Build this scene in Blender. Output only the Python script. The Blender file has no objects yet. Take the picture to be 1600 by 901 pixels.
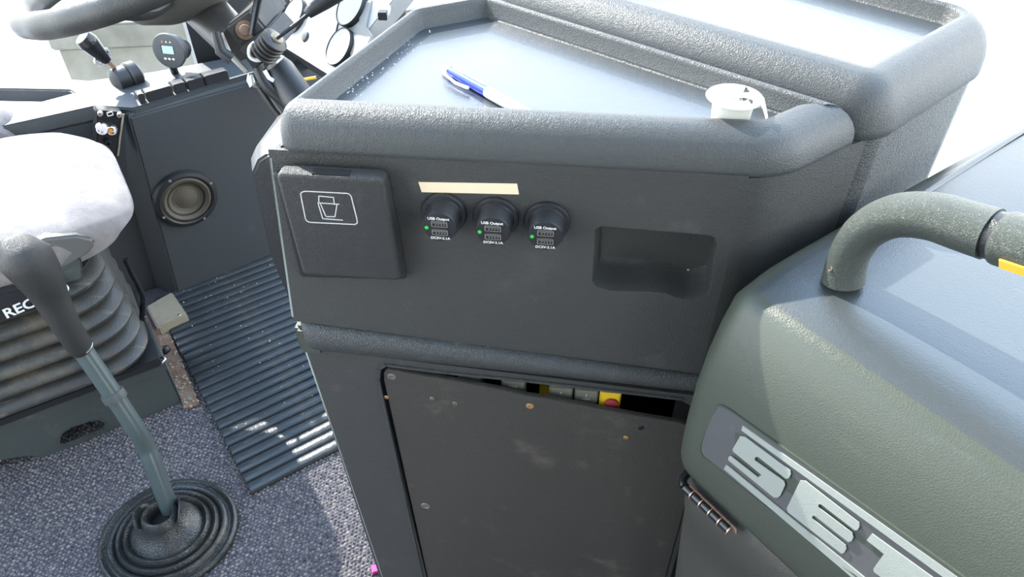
import bpy, bmesh, math, random
import numpy as np
from mathutils import Matrix, Vector
random.seed(4)
sc = bpy.context.scene
COL = sc.collection
rad = math.radians

# ------------------------------------------------------------------ camera, light, exposure
CAM = np.array([0.0, 0.0, 1.2]); PITCH = 41.0; FOC = 1150.0
cd = bpy.data.cameras.new('camera'); cam = bpy.data.objects.new('camera', cd); COL.objects.link(cam)
cam.location = CAM; cam.rotation_euler = (rad(90 - PITCH), 0, 0)
cd.sensor_width = 36; cd.lens = FOC / 1600 * 36; cd.clip_start = 0.02; cd.clip_end = 300
sc.camera = cam
w = bpy.data.worlds.new('world'); sc.world = w; w.use_nodes = True
bg = w.node_tree.nodes['Background']
_N = w.node_tree.nodes; _L = w.node_tree.links
_g = _N.new('ShaderNodeNewGeometry'); _x = _N.new('ShaderNodeSeparateXYZ'); _r = _N.new('ShaderNodeValToRGB')
_t = _N.new('ShaderNodeTexCoord'); _L.new(_t.outputs['Generated'], _x.inputs[0]); _L.new(_x.outputs['Z'], _r.inputs[0]); _L.new(_r.outputs[0], bg.inputs[0])
_r.color_ramp.elements[0].position = 0.0; _r.color_ramp.elements[0].color = (1.0, 0.985, 0.94, 1)
_r.color_ramp.elements[1].position = 1.0; _r.color_ramp.elements[1].color = (0.24, 0.38, 0.60, 1)
for _p, _c in ((0.25, (0.94, 0.98, 0.97, 1)), (0.55, (0.50, 0.67, 0.90, 1))):
    _e = _r.color_ramp.elements.new(_p); _e.color = _c
bg.inputs[1].default_value = 6.2
sd = bpy.data.lights.new('sun', 'SUN'); sun = bpy.data.objects.new('sun', sd); COL.objects.link(sun)
sd.energy = 11.0; sd.angle = rad(0.6); sd.color = (1.0, 0.97, 0.9)
SUN = Vector((-0.519, 0.562, 0.643)).normalized()
sun.rotation_euler = SUN.to_track_quat('Z', 'Y').to_euler()
sun.location = (0, 0, 4)
sc.view_settings.view_transform = 'Standard'; sc.view_settings.look = 'None'
sc.view_settings.gamma = 1; sc.view_settings.use_curve_mapping = False
sc.view_settings.exposure = 0.1

# ------------------------------------------------------------------ frames and pixel -> point
def ray(x, y):
    p = rad(PITCH)
    F = np.array([0, math.cos(p), -math.sin(p)]); U = np.array([0, math.sin(p), math.cos(p)])
    return F * FOC + np.array([1, 0, 0]) * (x - 800) - U * (y - 450.5)
class Frame:
    def __init__(s, o, deg):
        a = rad(deg); s.o = np.array(o, float)
        s.R = np.array([[math.cos(a), -math.sin(a), 0], [math.sin(a), math.cos(a), 0], [0, 0, 1]])
        s.M = Matrix.Translation(Vector(o)) @ Matrix.Rotation(a, 4, 'Z')
    def px(s, x, y, ax, v):
        r = s.R.T @ ray(x, y); o = s.R.T @ (CAM - s.o)
        return o + r * ((v - o[ax]) / r[ax])
    def w2l(s, p): return s.R.T @ (np.array(p, float) - s.o)
    def l2w(s, p): return s.R @ np.array(p, float) + s.o
def G(x, y, z):
    r = ray(x, y); return CAM + r * ((z - CAM[2]) / r[2])
W0 = Frame((0, 0, 0), 0)
Fc = Frame((-0.01609, 0.50606, 0), -6)            # console front: x along, y into, z up
Fb = Frame((0.19596, 0.45395, 0), -54.16)         # guide box: x along its front, y into
Fm = Frame((-0.489, 0.789, 0), 35)                # bus axes
Fd = Frame((-0.820, 1.355, 0), 37.7)              # dash
Fs = Frame((-0.6956, 1.015, 0), 32.2)              # seat

# ------------------------------------------------------------------ materials
MATS = {}
def mat(name, color, rough=0.5, metal=0.0, spec=0.5, grain=None, wear=None, bump=0.3, emis=None, var=None, trans=0.0, sheen=0.0, coat=0.0):
    """grain: (voronoi scale, noise scale); wear: (colour, scale, amount); var: (colour2, scale)"""
    m = bpy.data.materials.new(name); m.use_nodes = True; nt = m.node_tree; N = nt.nodes; L = nt.links
    b = N['Principled BSDF']
    b.inputs['Base Color'].default_value = (*color, 1); b.inputs['Roughness'].default_value = rough
    b.inputs['Metallic'].default_value = metal; b.inputs['Specular IOR Level'].default_value = spec
    b.inputs['Transmission Weight'].default_value = trans
    b.inputs['Sheen Weight'].default_value = sheen
    b.inputs['Coat Weight'].default_value = coat
    if emis:
        b.inputs['Emission Color'].default_value = (*emis[0], 1); b.inputs['Emission Strength'].default_value = emis[1]
    tc = N.new('ShaderNodeTexCoord')
    src = None
    def noise(scale, detail=4, rough_=0.55, stretch=None):
        n = N.new('ShaderNodeTexNoise'); n.inputs['Scale'].default_value = scale; n.inputs['Detail'].default_value = detail
        n.inputs['Roughness'].default_value = rough_
        if stretch:
            mp = N.new('ShaderNodeMapping'); mp.inputs['Scale'].default_value = stretch
            mp.inputs['Rotation'].default_value = (0.3, 0.5, 0.7)
            L.new(tc.outputs['Object'], mp.inputs['Vector']); L.new(mp.outputs[0], n.inputs['Vector'])
        else: L.new(tc.outputs['Object'], n.inputs['Vector'])
        return n
    def ramp(sock, a, b_):
        r = N.new('ShaderNodeMapRange'); r.inputs['From Min'].default_value = a; r.inputs['From Max'].default_value = b_
        L.new(sock, r.inputs['Value']); return r.outputs[0]
    col = None
    def mix(c1, c2, fac):
        x = N.new('ShaderNodeMix'); x.data_type = 'RGBA'
        L.new(fac, x.inputs[0])
        for s_, c in ((6, c1), (7, c2)):
            if isinstance(c, tuple): x.inputs[s_].default_value = (*c, 1)
            else: L.new(c, x.inputs[s_])
        return x.outputs[2]
    if var:
        col = mix(color, var[0], ramp(noise(var[1], 5).outputs[0], 0.38, 0.66))
    if wear:
        wc, ws, wa = wear
        f = ramp(noise(ws, 8, 0.7).outputs[0], 0.62 - 0.1 * wa, 0.78)
        f2 = ramp(noise(ws * 2.2, 6, 0.6, (1, 12, 1)).outputs[0], 0.60, 0.74)
        mx = N.new('ShaderNodeMath'); mx.operation = 'MAXIMUM'; L.new(f, mx.inputs[0]); L.new(f2, mx.inputs[1])
        ml = N.new('ShaderNodeMath'); ml.operation = 'MULTIPLY'; L.new(mx.outputs[0], ml.inputs[0]); ml.inputs[1].default_value = wa
        col = mix(col if col is not None else color, wc, ml.outputs[0])
    if col is not None: L.new(col, b.inputs['Base Color'])
    if grain:
        v = N.new('ShaderNodeTexVoronoi'); v.feature = 'DISTANCE_TO_EDGE'; v.inputs['Scale'].default_value = grain[0]
        nz = noise(grain[0] * 0.35, 2)
        mp = N.new('ShaderNodeVectorMath'); mp.operation = 'MULTIPLY_ADD'
        L.new(nz.outputs[1], mp.inputs[0]); mp.inputs[1].default_value = (0.006,) * 3; L.new(tc.outputs['Object'], mp.inputs[2])
        L.new(mp.outputs[0], v.inputs['Vector'])
        e = ramp(v.outputs['Distance'], 0.0, 0.25)
        n2 = noise(grain[1], 6, 0.65)
        ad = N.new('ShaderNodeMath'); ad.operation = 'MULTIPLY_ADD'; L.new(n2.outputs[0], ad.inputs[0]); ad.inputs[1].default_value = 1.6; L.new(e, ad.inputs[2])
        bm_ = N.new('ShaderNodeBump'); bm_.inputs['Strength'].default_value = bump; bm_.inputs['Distance'].default_value = 0.0006
        L.new(ad.outputs[0], bm_.inputs['Height']); L.new(bm_.outputs[0], b.inputs['Normal'])
    MATS[name] = m; return m

leather = mat('console_leatherette', (0.046, 0.050, 0.050), 0.40, grain=(420, 130), bump=0.55, wear=((0.11, 0.115, 0.11), 9, 0.35))
tray_leather = mat('tray_leatherette', (0.045, 0.052, 0.058), 0.30, spec=0.85, coat=0.2, grain=(420, 120), bump=0.12, wear=((0.12, 0.13, 0.135), 14, 0.3))
rim_leather = mat('rim_leatherette', (0.058, 0.062, 0.062), 0.46, grain=(480, 110), bump=0.34, wear=((0.10, 0.105, 0.10), 20, 0.3))
panel = mat('panel_leatherette', (0.047, 0.048, 0.046), 0.46, grain=(500, 90), bump=0.4, wear=((0.10, 0.098, 0.09), 11, 0.45))
door_m = mat('door_board', (0.049, 0.045, 0.039), 0.5, grain=(480, 110), bump=0.45, wear=((0.16, 0.145, 0.12), 10, 0.5))
green_l = mat('green_grey_leatherette', (0.056, 0.066, 0.052), 0.40, grain=(500, 100), bump=0.16, wear=((0.10, 0.11, 0.09), 12, 0.2))
lid_l = mat('lid_leatherette', (0.045, 0.053, 0.056), 0.33, spec=0.8, grain=(430, 60), bump=0.12, wear=((0.12, 0.13, 0.13), 14, 0.2))
body_l = mat('box_body_leatherette', (0.052, 0.052, 0.046), 0.5, grain=(430, 100), bump=0.3, wear=((0.1, 0.1, 0.085), 12, 0.3))
handle_m = mat('handle_foam', (0.050, 0.060, 0.050), 0.42, grain=(900, 500), bump=0.55)
black = mat('black_plastic', (0.018, 0.019, 0.021), 0.38, grain=(600, 200), bump=0.2)
black_gl = mat('glossy_black_plastic', (0.010, 0.011, 0.013), 0.22)
cover_m = mat('cup_cover_plastic', (0.030, 0.030, 0.030), 0.42, grain=(700, 300), bump=0.4, wear=((0.08, 0.075, 0.065), 25, 0.35))
dark = mat('cavity_black', (0.006, 0.007, 0.008), 0.8)
dash_m = mat('dash_plastic', (0.046, 0.052, 0.056), 0.5, grain=(300, 60), bump=0.25, wear=((0.08, 0.085, 0.085), 5, 0.3))
rubber = mat('black_rubber', (0.026, 0.028, 0.028), 0.30, grain=(200, 60), bump=0.5, wear=((0.16, 0.13, 0.09), 16, 0.55))
mat_rub = mat('mat_rubber', (0.052, 0.061, 0.069), 0.33, grain=(160, 40), bump=0.35, wear=((0.20, 0.165, 0.12), 9, 0.75))
groove_m = mat('mat_groove_rubber', (0.03, 0.028, 0.025), 0.7, wear=((0.16, 0.13, 0.1), 14, 0.5))
metal = mat('worn_steel', (0.5, 0.48, 0.44), 0.35, 0.9)
chrome = mat('chrome', (0.8, 0.8, 0.82), 0.18, 1.0)
copper = mat('copper_ring', (0.62, 0.42, 0.34), 0.35, 0.8)
rust = mat('rusty_metal', (0.16, 0.085, 0.055), 0.8, grain=(200, 60), bump=0.7, var=((0.24, 0.17, 0.12), 30))
beige = mat('dusty_beige_metal', (0.30, 0.26, 0.19), 0.65, grain=(200, 60), bump=0.3, wear=((0.14, 0.11, 0.08), 18, 0.5))
ped_m = mat('pedestal_paint', (0.060, 0.070, 0.068), 0.5, grain=(200, 50), bump=0.2, wear=((0.15, 0.14, 0.12), 12, 0.4))
tube_m = mat('lever_paint', (0.062, 0.082, 0.082), 0.33)
grip_m = mat('grip_foam', (0.026, 0.026, 0.024), 0.36, grain=(800, 300), bump=0.45)
fabric = mat('seat_velour', (0.28, 0.25, 0.24), 0.9, grain=(500, 60), bump=0.8, var=((0.16, 0.145, 0.15), 22), sheen=0.35)
shell_m = mat('seat_shell_grey', (0.12, 0.12, 0.115), 0.5, grain=(300, 60), bump=0.2, wear=((0.26, 0.24, 0.2), 20, 0.3))
bellow_m = mat('bellows_rubber', (0.046, 0.047, 0.045), 0.42, grain=(160, 40), bump=0.3, wear=((0.22, 0.175, 0.11), 5, 0.8))
carpet = mat('carpet_backing', (0.05, 0.047, 0.06), 0.95, var=((0.09, 0.085, 0.10), 300))
pile_m = mat('carpet_loops', (0.052, 0.045, 0.066), 0.95, var=((0.30, 0.275, 0.24), 170), spec=0.1)
white_p = mat('white_plastic', (0.85, 0.86, 0.85), 0.4)
foil = mat('foil', (0.85, 0.86, 0.88), 0.28, 0.7)
cupm = mat('creamer_cup_plastic', (0.62, 0.62, 0.56), 0.4)
blue = mat('blue_plastic', (0.03, 0.07, 0.75), 0.25)
tape_m = mat('masking_tape', (0.80, 0.66, 0.46), 0.8)
lettering = mat('white_print', (0.80, 0.82, 0.80), 0.5)
icon_m = mat('icon_print', (0.55, 0.55, 0.54), 0.5)
led = mat('green_led', (0.02, 0.35, 0.05), 0.3, emis=((0.02, 0.9, 0.12), 0.25))
amber = mat('amber_plastic', (0.8, 0.3, 0.05), 0.4)
yellow = mat('yellow_plastic', (0.72, 0.50, 0.02), 0.45)
yel_strip = mat('yellow_strip', (0.95, 0.58, 0.06), 0.3)
relay_m = mat('relay_grey', (0.15, 0.15, 0.12), 0.5)
redm = mat('dark_red', (0.25, 0.02, 0.03), 0.4)
plate_m = mat('plate_grey', (0.085, 0.087, 0.09), 0.36, wear=((0.25, 0.25, 0.24), 40, 0.2))
silver = mat('silver_letters', (0.29, 0.315, 0.29), 0.45, grain=(600, 300), bump=0.15)
wheel_m = mat('wheel_rim_plastic', (0.036, 0.037, 0.034), 0.42, grain=(400, 200), bump=0.3)
hub_m = mat('hub_plastic', (0.095, 0.092, 0.080), 0.5)
bracket_m = mat('column_bracket', (0.035, 0.033, 0.031), 0.4, wear=((0.16, 0.14, 0.12), 25, 0.4))
dial = mat('dial_face', (0.55, 0.57, 0.57), 0.5)
cluster_m = mat('cluster_panel', (0.5, 0.51, 0.51), 0.4)
lcd = mat('lcd_screen', (0.30, 0.45, 0.55), 0.3, emis=((0.45, 0.62, 0.75), 0.25))
concrete = mat('weathered_concrete', (0.19, 0.18, 0.15), 0.85, var=((0.10, 0.095, 0.075), 3.0), grain=(30, 6), bump=0.5)
ground_m = mat('pale_paving', (0.62, 0.62, 0.60), 0.9, var=((0.55, 0.55, 0.52), 1.0))
shell_w = mat('bus_lining', (0.35, 0.35, 0.34), 0.8)
sunlit_edge = mat('sunlit_edge', (0.30, 0.34, 0.32), 0.4)  # pale colour stands in for sun catching the console's left edge
pink = mat('pink_plastic', (0.8, 0.02, 0.25), 0.5)
screw_m = mat('dull_screw', (0.30, 0.28, 0.25), 0.4, 0.8)
brass = mat('brass_screw', (0.62, 0.40, 0.20), 0.4, 0.8)
lime = mat('lime_label', (0.55, 0.65, 0.12), 0.4)
carpet_dust = mat('dust_speck', (0.75, 0.76, 0.74), 0.7)

# ------------------------------------------------------------------ mesh helpers
class MB:
    """collects shapes (local coordinates) for ONE mesh object"""
    def __init__(s): s.v = []; s.f = []
    def add(s, v, f):
        n = len(s.v); s.v += [tuple(map(float, p)) for p in v]; s.f += [tuple(i + n for i in q) for q in f]; return s
    def box(s, x0, x1, y0, y1, z0, z1):
        v = [(x, y, z) for z in (z0, z1) for x, y in ((x0, y0), (x1, y0), (x1, y1), (x0, y1))]
        return s.add(v, [(3, 2, 1, 0), (4, 5, 6, 7), (0, 1, 5, 4), (1, 2, 6, 5), (2, 3, 7, 6), (3, 0, 4, 7)])
    def loft(s, rings, cap0=True, cap1=True, closed=True):
        n = len(rings[0]); v = [p for r in rings for p in r]; f = []
        for i in range(len(rings) - 1):
            for j in range(n if closed else n - 1):
                k = (j + 1) % n
                f.append((i * n + j, i * n + k, (i + 1) * n + k, (i + 1) * n + j))
        if cap0: f.append(tuple(range(n - 1, -1, -1)))
        if cap1: f.append(tuple((len(rings) - 1) * n + j for j in range(n)))
        return s.add(v, f)
    def tube(s, pts, r, n=16, smooth=0, flat=1.0, caps=True):
        P = [np.array(p, float) for p in pts]; R = list(r) if hasattr(r, '__len__') else [r] * len(P)
        if smooth:
            Q = []; RR = []
            for i in range(len(P) - 1):
                p0 = P[max(i - 1, 0)]; p1 = P[i]; p2 = P[i + 1]; p3 = P[min(i + 2, len(P) - 1)]
                for k in range(smooth):
                    t = k / smooth
                    Q.append(0.5 * (2 * p1 + (p2 - p0) * t + (2 * p0 - 5 * p1 + 4 * p2 - p3) * t * t + (3 * p1 - p0 - 3 * p2 + p3) * t ** 3))
                    RR.append(R[i] * (1 - t) + R[i + 1] * t)
            Q.append(P[-1]); RR.append(R[-1]); P, R = Q, RR
        T = [P[min(i + 1, len(P) - 1)] - P[max(i - 1, 0)] for i in range(len(P))]
        T = [t / (np.linalg.norm(t) + 1e-12) for t in T]
        a = np.cross(T[0], (0, 0, 1))
        if np.linalg.norm(a) < 0.1: a = np.cross(T[0], (1, 0, 0))
        a /= np.linalg.norm(a); rings = []
        for p, t, rr in zip(P, T, R):
            a = a - t * (a @ t); a /= np.linalg.norm(a); b = np.cross(t, a)
            rings.append([p + rr * (math.cos(2 * math.pi * k / n) * a + flat * math.sin(2 * math.pi * k / n) * b) for k in range(n)])
        return s.loft(rings, caps, caps)
    def lathe(s, prof, o=(0, 0, 0), axis=(0, 0, 1), n=32, sx=1.0, sy=1.0, cap0=True, cap1=True):
        ax = np.array(axis, float); ax /= np.linalg.norm(ax)
        a = np.cross(ax, (0, 1, 0)) if abs(ax[1]) < 0.9 else np.cross(ax, (1, 0, 0)); a /= np.linalg.norm(a); b = np.cross(ax, a)
        o = np.array(o, float)
        return s.loft([[o + ax * z + r * (sx * math.cos(2 * math.pi * k / n) * a + sy * math.sin(2 * math.pi * k / n) * b) for k in range(n)] for r, z in prof], cap0, cap1)
    def plate(s, outer, holes, fn, t0, t1):
        """2-D polygon with holes, fn(u,v,t)->point; slab between t0 and t1"""
        bm = bmesh.new(); loops = []
        for lp in [outer] + list(holes):
            vs = [bm.verts.new((u, v, 0)) for u, v in lp]; loops.append(vs)
            for i in range(len(vs)): bm.edges.new((vs[i], vs[(i + 1) % len(vs)]))
        bmesh.ops.triangle_fill(bm, use_beauty=True, use_dissolve=False, edges=bm.edges[:])
        bm.verts.index_update()
        uv = [(v.co.x, v.co.y) for v in bm.verts]; n = len(uv)
        F = [tuple(v.index for v in f.verts) for f in bm.faces]
        v = [fn(a, b, t0) for a, b in uv] + [fn(a, b, t1) for a, b in uv]
        f = F + [tuple(i + n for i in reversed(q)) for q in F]
        for vs in loops:
            ix = [q.index for q in vs]
            for i in range(len(ix)):
                j = (i + 1) % len(ix); f.append((ix[i], ix[j], ix[j] + n, ix[i] + n))
        bm.free(); return s.add(v, f)
    def ribbon(s, pts, wd, fn, t0, t1, close=False):
        P = [np.array(p, float) for p in pts]
        if close: P = P + [P[0]]
        for a, b in zip(P, P[1:]):
            d = b - a; L_ = np.linalg.norm(d)
            if L_ < 1e-9: continue
            d /= L_; nn = np.array([-d[1], d[0]]) * wd / 2; a2 = a - d * wd * 0.4; b2 = b + d * wd * 0.4
            q = [a2 + nn, a2 - nn, b2 - nn, b2 + nn]
            s.add([fn(*p, t0) for p in q] + [fn(*p, t1) for p in q], [(0, 1, 2, 3), (7, 6, 5, 4), (0, 4, 5, 1), (1, 5, 6, 2), (2, 6, 7, 3), (3, 7, 4, 0)])
        return s
    def text(s, txt, size, fn, t, depth=0.0002, align='CENTER', shear=0, bold=0, sx=1.0):
        cu = bpy.data.curves.new('t', 'FONT'); cu.body = txt; cu.size = size; cu.align_x = align; cu.align_y = 'CENTER'; cu.shear = shear
        cu.offset = bold; cu.resolution_u = 3
        ob = bpy.data.objects.new('t', cu); COL.objects.link(ob)
        dg = bpy.context.evaluated_depsgraph_get(); me = bpy.data.meshes.new_from_object(ob.evaluated_get(dg))
        v = [fn(p.co.x * sx, p.co.y, t) for p in me.vertices]; f = [tuple(p.vertices) for p in me.polygons]
        bpy.data.objects.remove(ob); bpy.data.curves.remove(cu); bpy.data.meshes.remove(me)
        return s.add(v, f)
    def build(s, name, m, parent=None, frame=None, bevel=0, seg=2, ang=40, subsurf=0, flat=False):
        me = bpy.data.meshes.new(name); me.from_pydata(s.v, [], s.f); me.validate()
        bm = bmesh.new(); bm.from_mesh(me)
        bmesh.ops.remove_doubles(bm, verts=bm.verts[:], dist=1e-6)
        bmesh.ops.recalc_face_normals(bm, faces=bm.faces[:])
        if bevel:
            ed = [e for e in bm.edges if len(e.link_faces) == 2 and e.calc_face_angle(0) > rad(32)]
            bmesh.ops.bevel(bm, geom=ed, offset=bevel, segments=seg, affect='EDGES', clamp_overlap=True)
        bm.to_mesh(me); bm.free()
        if not flat:
            me.shade_smooth(); me.set_sharp_from_angle(angle=rad(ang))
        me.materials.append(m)
        o = bpy.data.objects.new(name, me); COL.objects.link(o)
        if parent is not None: o.parent = parent
        elif frame is not None: o.matrix_world = frame.M
        if subsurf:
            md = o.modifiers.new('s', 'SUBSURF'); md.levels = subsurf; md.render_levels = subsurf
        return o
def tag(o, label=None, cat=None, group=None, kind=None):
    for k, v in (('label', label), ('category', cat), ('group', group), ('kind', kind)):
        if v: o[k] = v
    return o
def thing(name, frame, label, cat, group=None, at=None):
    o = bpy.data.objects.new(name, None); COL.objects.link(o); o.empty_display_size = 0.05
    o.matrix_world = frame.M if at is None else frame.M @ Matrix.Translation(Vector(at))
    return tag(o, label, cat, group)
def copy_tree(o, parent=None):
    c = o.copy(); COL.objects.link(c)
    if parent is not None: c.parent = parent
    for ch in list(o.children): copy_tree(ch, c)
    return c
def rpoly(pts, radii, inset=0.0, n=6):
    """counter-clockwise polygon, edges moved inward, corners rounded"""
    P = [np.array(p, float) for p in pts]; m = len(P)
    ins = list(inset) if hasattr(inset, '__len__') else [inset] * m
    ln = []
    for i in range(m):
        d = P[(i + 1) % m] - P[i]; d /= np.linalg.norm(d); nn = np.array([-d[1], d[0]]); ln.append((P[i] + nn * ins[i], d))
    V = []
    for i in range(m):
        (p, d), (q, e) = ln[i - 1], ln[i]
        den = d[0] * e[1] - d[1] * e[0]
        if abs(den) < 1e-4: V.append(q)
        else:
            t = ((q - p)[0] * e[1] - (q - p)[1] * e[0]) / den; V.append(p + d * t)
    out = []
    for i in range(m):
        v = V[i]; a = V[i - 1] - v; b = V[(i + 1) % m] - v; la = np.linalg.norm(a); lb = np.linalg.norm(b); a /= la; b /= lb
        r0 = radii[i] if hasattr(radii, '__len__') else radii
        cr = a[0] * b[1] - a[1] * b[0]; convex = cr < 0
        r = max(r0 - (ins[i] + ins[i - 1]) / 2, 0.003) if convex else r0 + (ins[i] + ins[i - 1]) / 2
        c_ = float(np.clip(a @ b, -1, 1)); h = math.acos(c_) / 2
        if abs(h - math.pi / 2) < 0.02: out += [v] * 0 + [v + (a if k < (n + 1) / 2 else b) * 0.0005 * abs(k - n / 2) for k in range(n + 1)]; continue
        t = min(r / math.tan(h), 0.45 * la, 0.45 * lb); r = t * math.tan(h)
        bis = (a + b); bis /= np.linalg.norm(bis); cc = v + bis * (r / math.sin(h))
        s0 = v + a * t - cc; s1 = v + b * t - cc
        a0 = math.atan2(s0[1], s0[0]); a1 = math.atan2(s1[1], s1[0]); da = (a1 - a0 + math.pi) % (2 * math.pi) - math.pi
        out += [cc + r * np.array([math.cos(a0 + da * k / n), math.sin(a0 + da * k / n)]) for k in range(n + 1)]
    return out
def wall_strip(pts, th):
    """closed thin polygon following the open polyline pts (thickness to the left)"""
    P = [np.array(p, float) for p in pts]; off = []
    for i in range(len(P)):
        d = P[min(i + 1, len(P) - 1)] - P[max(i - 1, 0)]; d /= np.linalg.norm(d); off.append(P[i] + np.array([-d[1], d[0]]) * th)
    return P + off[::-1]
XZ = lambda u, v, t: (u, t, v)
def c2(x, y, v=0.0):
    p = Fc.px(x, y, 1, v); return (p[0], p[2])

# ================================================================== SETTING
def rect(frame, x0, x1, y0, y1, z0, z1, name, m, kind='structure'):
    return tag(MB().box(x0, x1, y0, y1, z0, z1).build(name, m, None, frame), kind=kind)
rect(W0, -60, 60, -60, 60, -1.3, -1.2, 'ground', ground_m)
rect(Fm, -1.05, 1.65, -3.6, 1.05, -0.12, -0.002, 'floor', carpet)
rect(Fm, -1.15, 0.80, -3.7, 0.95, 2.6, 2.67, 'ceiling', shell_w)
rect(Fm, -1.11, -1.05, -2.6, 1.05, -0.5, 0.42, 'wall_left_and_blocker', shell_w)
rect(Fm, -1.11, 0.1, -2.66, -2.6, -0.5, 2.6, 'wall_back_blocker', shell_w)  # unseen partial wall, raised full height to block light from behind
rect(Fm, -1.11, -1.05, -2.6, -0.7, 0.42, 2.6, 'wall_left_and_blocker', shell_w)  # unseen rear section, added so the console front gets less light from the left
# carpet pile: rows of loops, uncountable
def carpet_pile():
    mb = MB(); V = []; Fq = []
    base = np.array([(1, 0, 0), (.4, .8, 0), (-.4, .8, 0), (-1, 0, 0), (-.4, -.8, 0), (.4, -.8, 0), (.35, 0.1, 1), (-.35, -0.1, 1)])
    fs = [(0, 1, 6), (1, 2, 7, 6), (2, 3, 7), (3, 4, 7), (4, 5, 6, 7), (5, 0, 6)]
    rng = np.random.default_rng(3); du, dv = 0.0082, 0.0062; k = 0
    lo, hi = np.array([-0.80, -0.75]), np.array([0.62, 0.62])
    nu = int((hi[0] - lo[0]) / du); nv = int((hi[1] - lo[1]) / dv)
    for i in range(nu):
        for j in range(nv):
            x = lo[0] + i * du + (j % 2) * du / 2; y = lo[1] + j * dv
            wx = Fm.o[0] + Fm.R[0, 0] * x + Fm.R[0, 1] * y; wy = Fm.o[1] + Fm.R[1, 0] * x + Fm.R[1, 1] * y
            if x > 0 and y > 0.01: continue                      # the ribbed mat lies there
            if wx < -1.15 or wx > -0.12 or wy < 0.45 or wy > 1.22: continue
            s = 0.0041 * rng.uniform(.75, 1.15); a = rng.uniform(-.35, .35) + rad(35); h = 0.0036 * rng.uniform(.6, 1.2)
            ca, sa = math.cos(a), math.sin(a); jx, jy = rng.normal(0, 0.0005, 2)
            b = base * (s, s * .8, h)
            V.append(np.stack([b[:, 0] * ca - b[:, 1] * sa + wx + jx, b[:, 0] * sa + b[:, 1] * ca + wy + jy, b[:, 2] - 0.002], 1))
            Fq += [tuple(q + 8 * k for q in f) for f in fs]; k += 1
    V = np.concatenate(V)
    me = bpy.data.meshes.new('carpet_pile'); me.from_pydata(V.tolist(), [], Fq); me.materials.append(pile_m)
    me.shade_smooth()
    o = bpy.data.objects.new('carpet_pile', me); COL.objects.link(o)
    tag(o, 'mottled purple and grey looped carpet around the gear lever', 'carpet', kind='stuff')
carpet_pile()

# weathered concrete wall outside, seen through the driver's side window
def concrete_wall():
    a = G(84, 62, -0.35); b = G(560, 40, -0.35)
    a[2] = b[2] = 0
    d = b - a; L_ = np.linalg.norm(d); deg = math.degrees(math.atan2(d[1], d[0]))
    f = Frame((a[0], a[1], -1.2), deg)
    t = thing('concrete_wall', f, 'weathered concrete wall outside, beyond the round display and steering wheel', 'wall')
    MB().box(0, L_ * 1.3, 0, 0.25, 0, 0.80).build('wall_face', concrete, t, bevel=0.01)
    MB().box(-0.02, L_ * 1.3, -0.03, 0.10, 0.80, 0.93).build('coping', concrete, t, bevel=0.01)
concrete_wall()

# ================================================================== FRONT CONSOLE
con = thing('side_console', Fc, 'front grey leatherette console with tray top, charging sockets and lower access door', 'console')
P = lambda x, y, z: tuple(Fc.px(x, y, 2, z)[:2])
ZL = 0.889
def tray(parent, outer, wd, radii, zl, zt, depth, m_rim, m_floor, n=7):
    rr = []
    for th in (None, 0, 15, 30, 45, 60, 75, 90):
        if th is None: rr.append(([0.004] * len(outer), zl)); continue
        if th == 0: rr.append(([0.0] * len(outer), zl + 0.003))
        c_ = math.cos(rad(th)); s_ = math.sin(rad(th)); hh = (zt - zl) * 0.80
        rr.append(([w_ * 0.86 * (1 - c_) for w_ in wd], zt - hh + hh * s_))
    rr.append((list(wd), zt - 0.0005))
    rr.append(([w_ + 0.0022 for w_ in wd], zt - 0.0035))
    rr.append(([w_ + 0.0030 for w_ in wd], zt - depth + 0.002))
    rr.append(([w_ + 0.006 for w_ in wd], zt - depth))
    rings = [[(p[0], p[1], z) for p in rpoly(outer, radii, i_, n)] for i_, z in rr]
    rim = MB().loft(rings, True, False).build('tray_rim', m_rim, parent, ang=60)
    fl = [(p[0], p[1]) for p in rings[-1]]
    MB().add([(x, y, zt - depth) for x, y in fl] + [(x, y, zt - depth - 0.003) for x, y in fl],
             [tuple(range(len(fl))), tuple(range(2 * len(fl) - 1, len(fl) - 1, -1))]).build('tray_floor', m_floor, parent)
    return rings
ZT = 0.925
outer1 = [P(425, 241, ZL), P(1222, 284, ZL), P(1338, 226, ZL), P(1318, 158, ZT), P(764, -12, ZT), P(638, 10, ZT), P(583, 51, ZT)]
tray(con, outer1, [0.030, 0.034, 0.011, 0.012, 0.011, 0.011, 0.011], [0.016, 0.062, 0.045, 0.012, 0.008, 0.03, 0.03], ZL, ZT, 0.019, rim_leather, tray_leather)

# upper front panel with the moulded pocket
pk = [c2(930, 358), c2(940, 353), c2(1108, 367), c2(1118, 372), c2(1121, 384), c2(1116, 400), c2(1113, 440), c2(1106, 463), c2(1085, 468), c2(1060, 466),
      c2(1040, 458), c2(1010, 455), c2(985, 455), c2(955, 454), c2(930, 447), c2(925, 438)]
pk = pk[::-1]
up_o = [c2(458, 501), c2(1079, 582), (0.200, c2(1079, 582)[1] - 0.001), (0.200, ZL + 0.004), (-0.183, ZL + 0.004)]
MB().plate(up_o, [pk], XZ, 0.0, 0.004).build('front_panel', panel, con)
cx = sum(p[0] for p in pk) / len(pk); cz = sum(p[1] for p in pk) / len(pk)
def pocket_ring(y, k, lift):
    r = []
    for u, v in pk:
        z = cz + (v - cz) * k
        if v < cz: z += lift * (1 if u < cx - 0.02 else 0.7)
        r.append((cx + (u - cx) * k + 0.003 * (y > 0.01), y, z))
    return r
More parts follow.
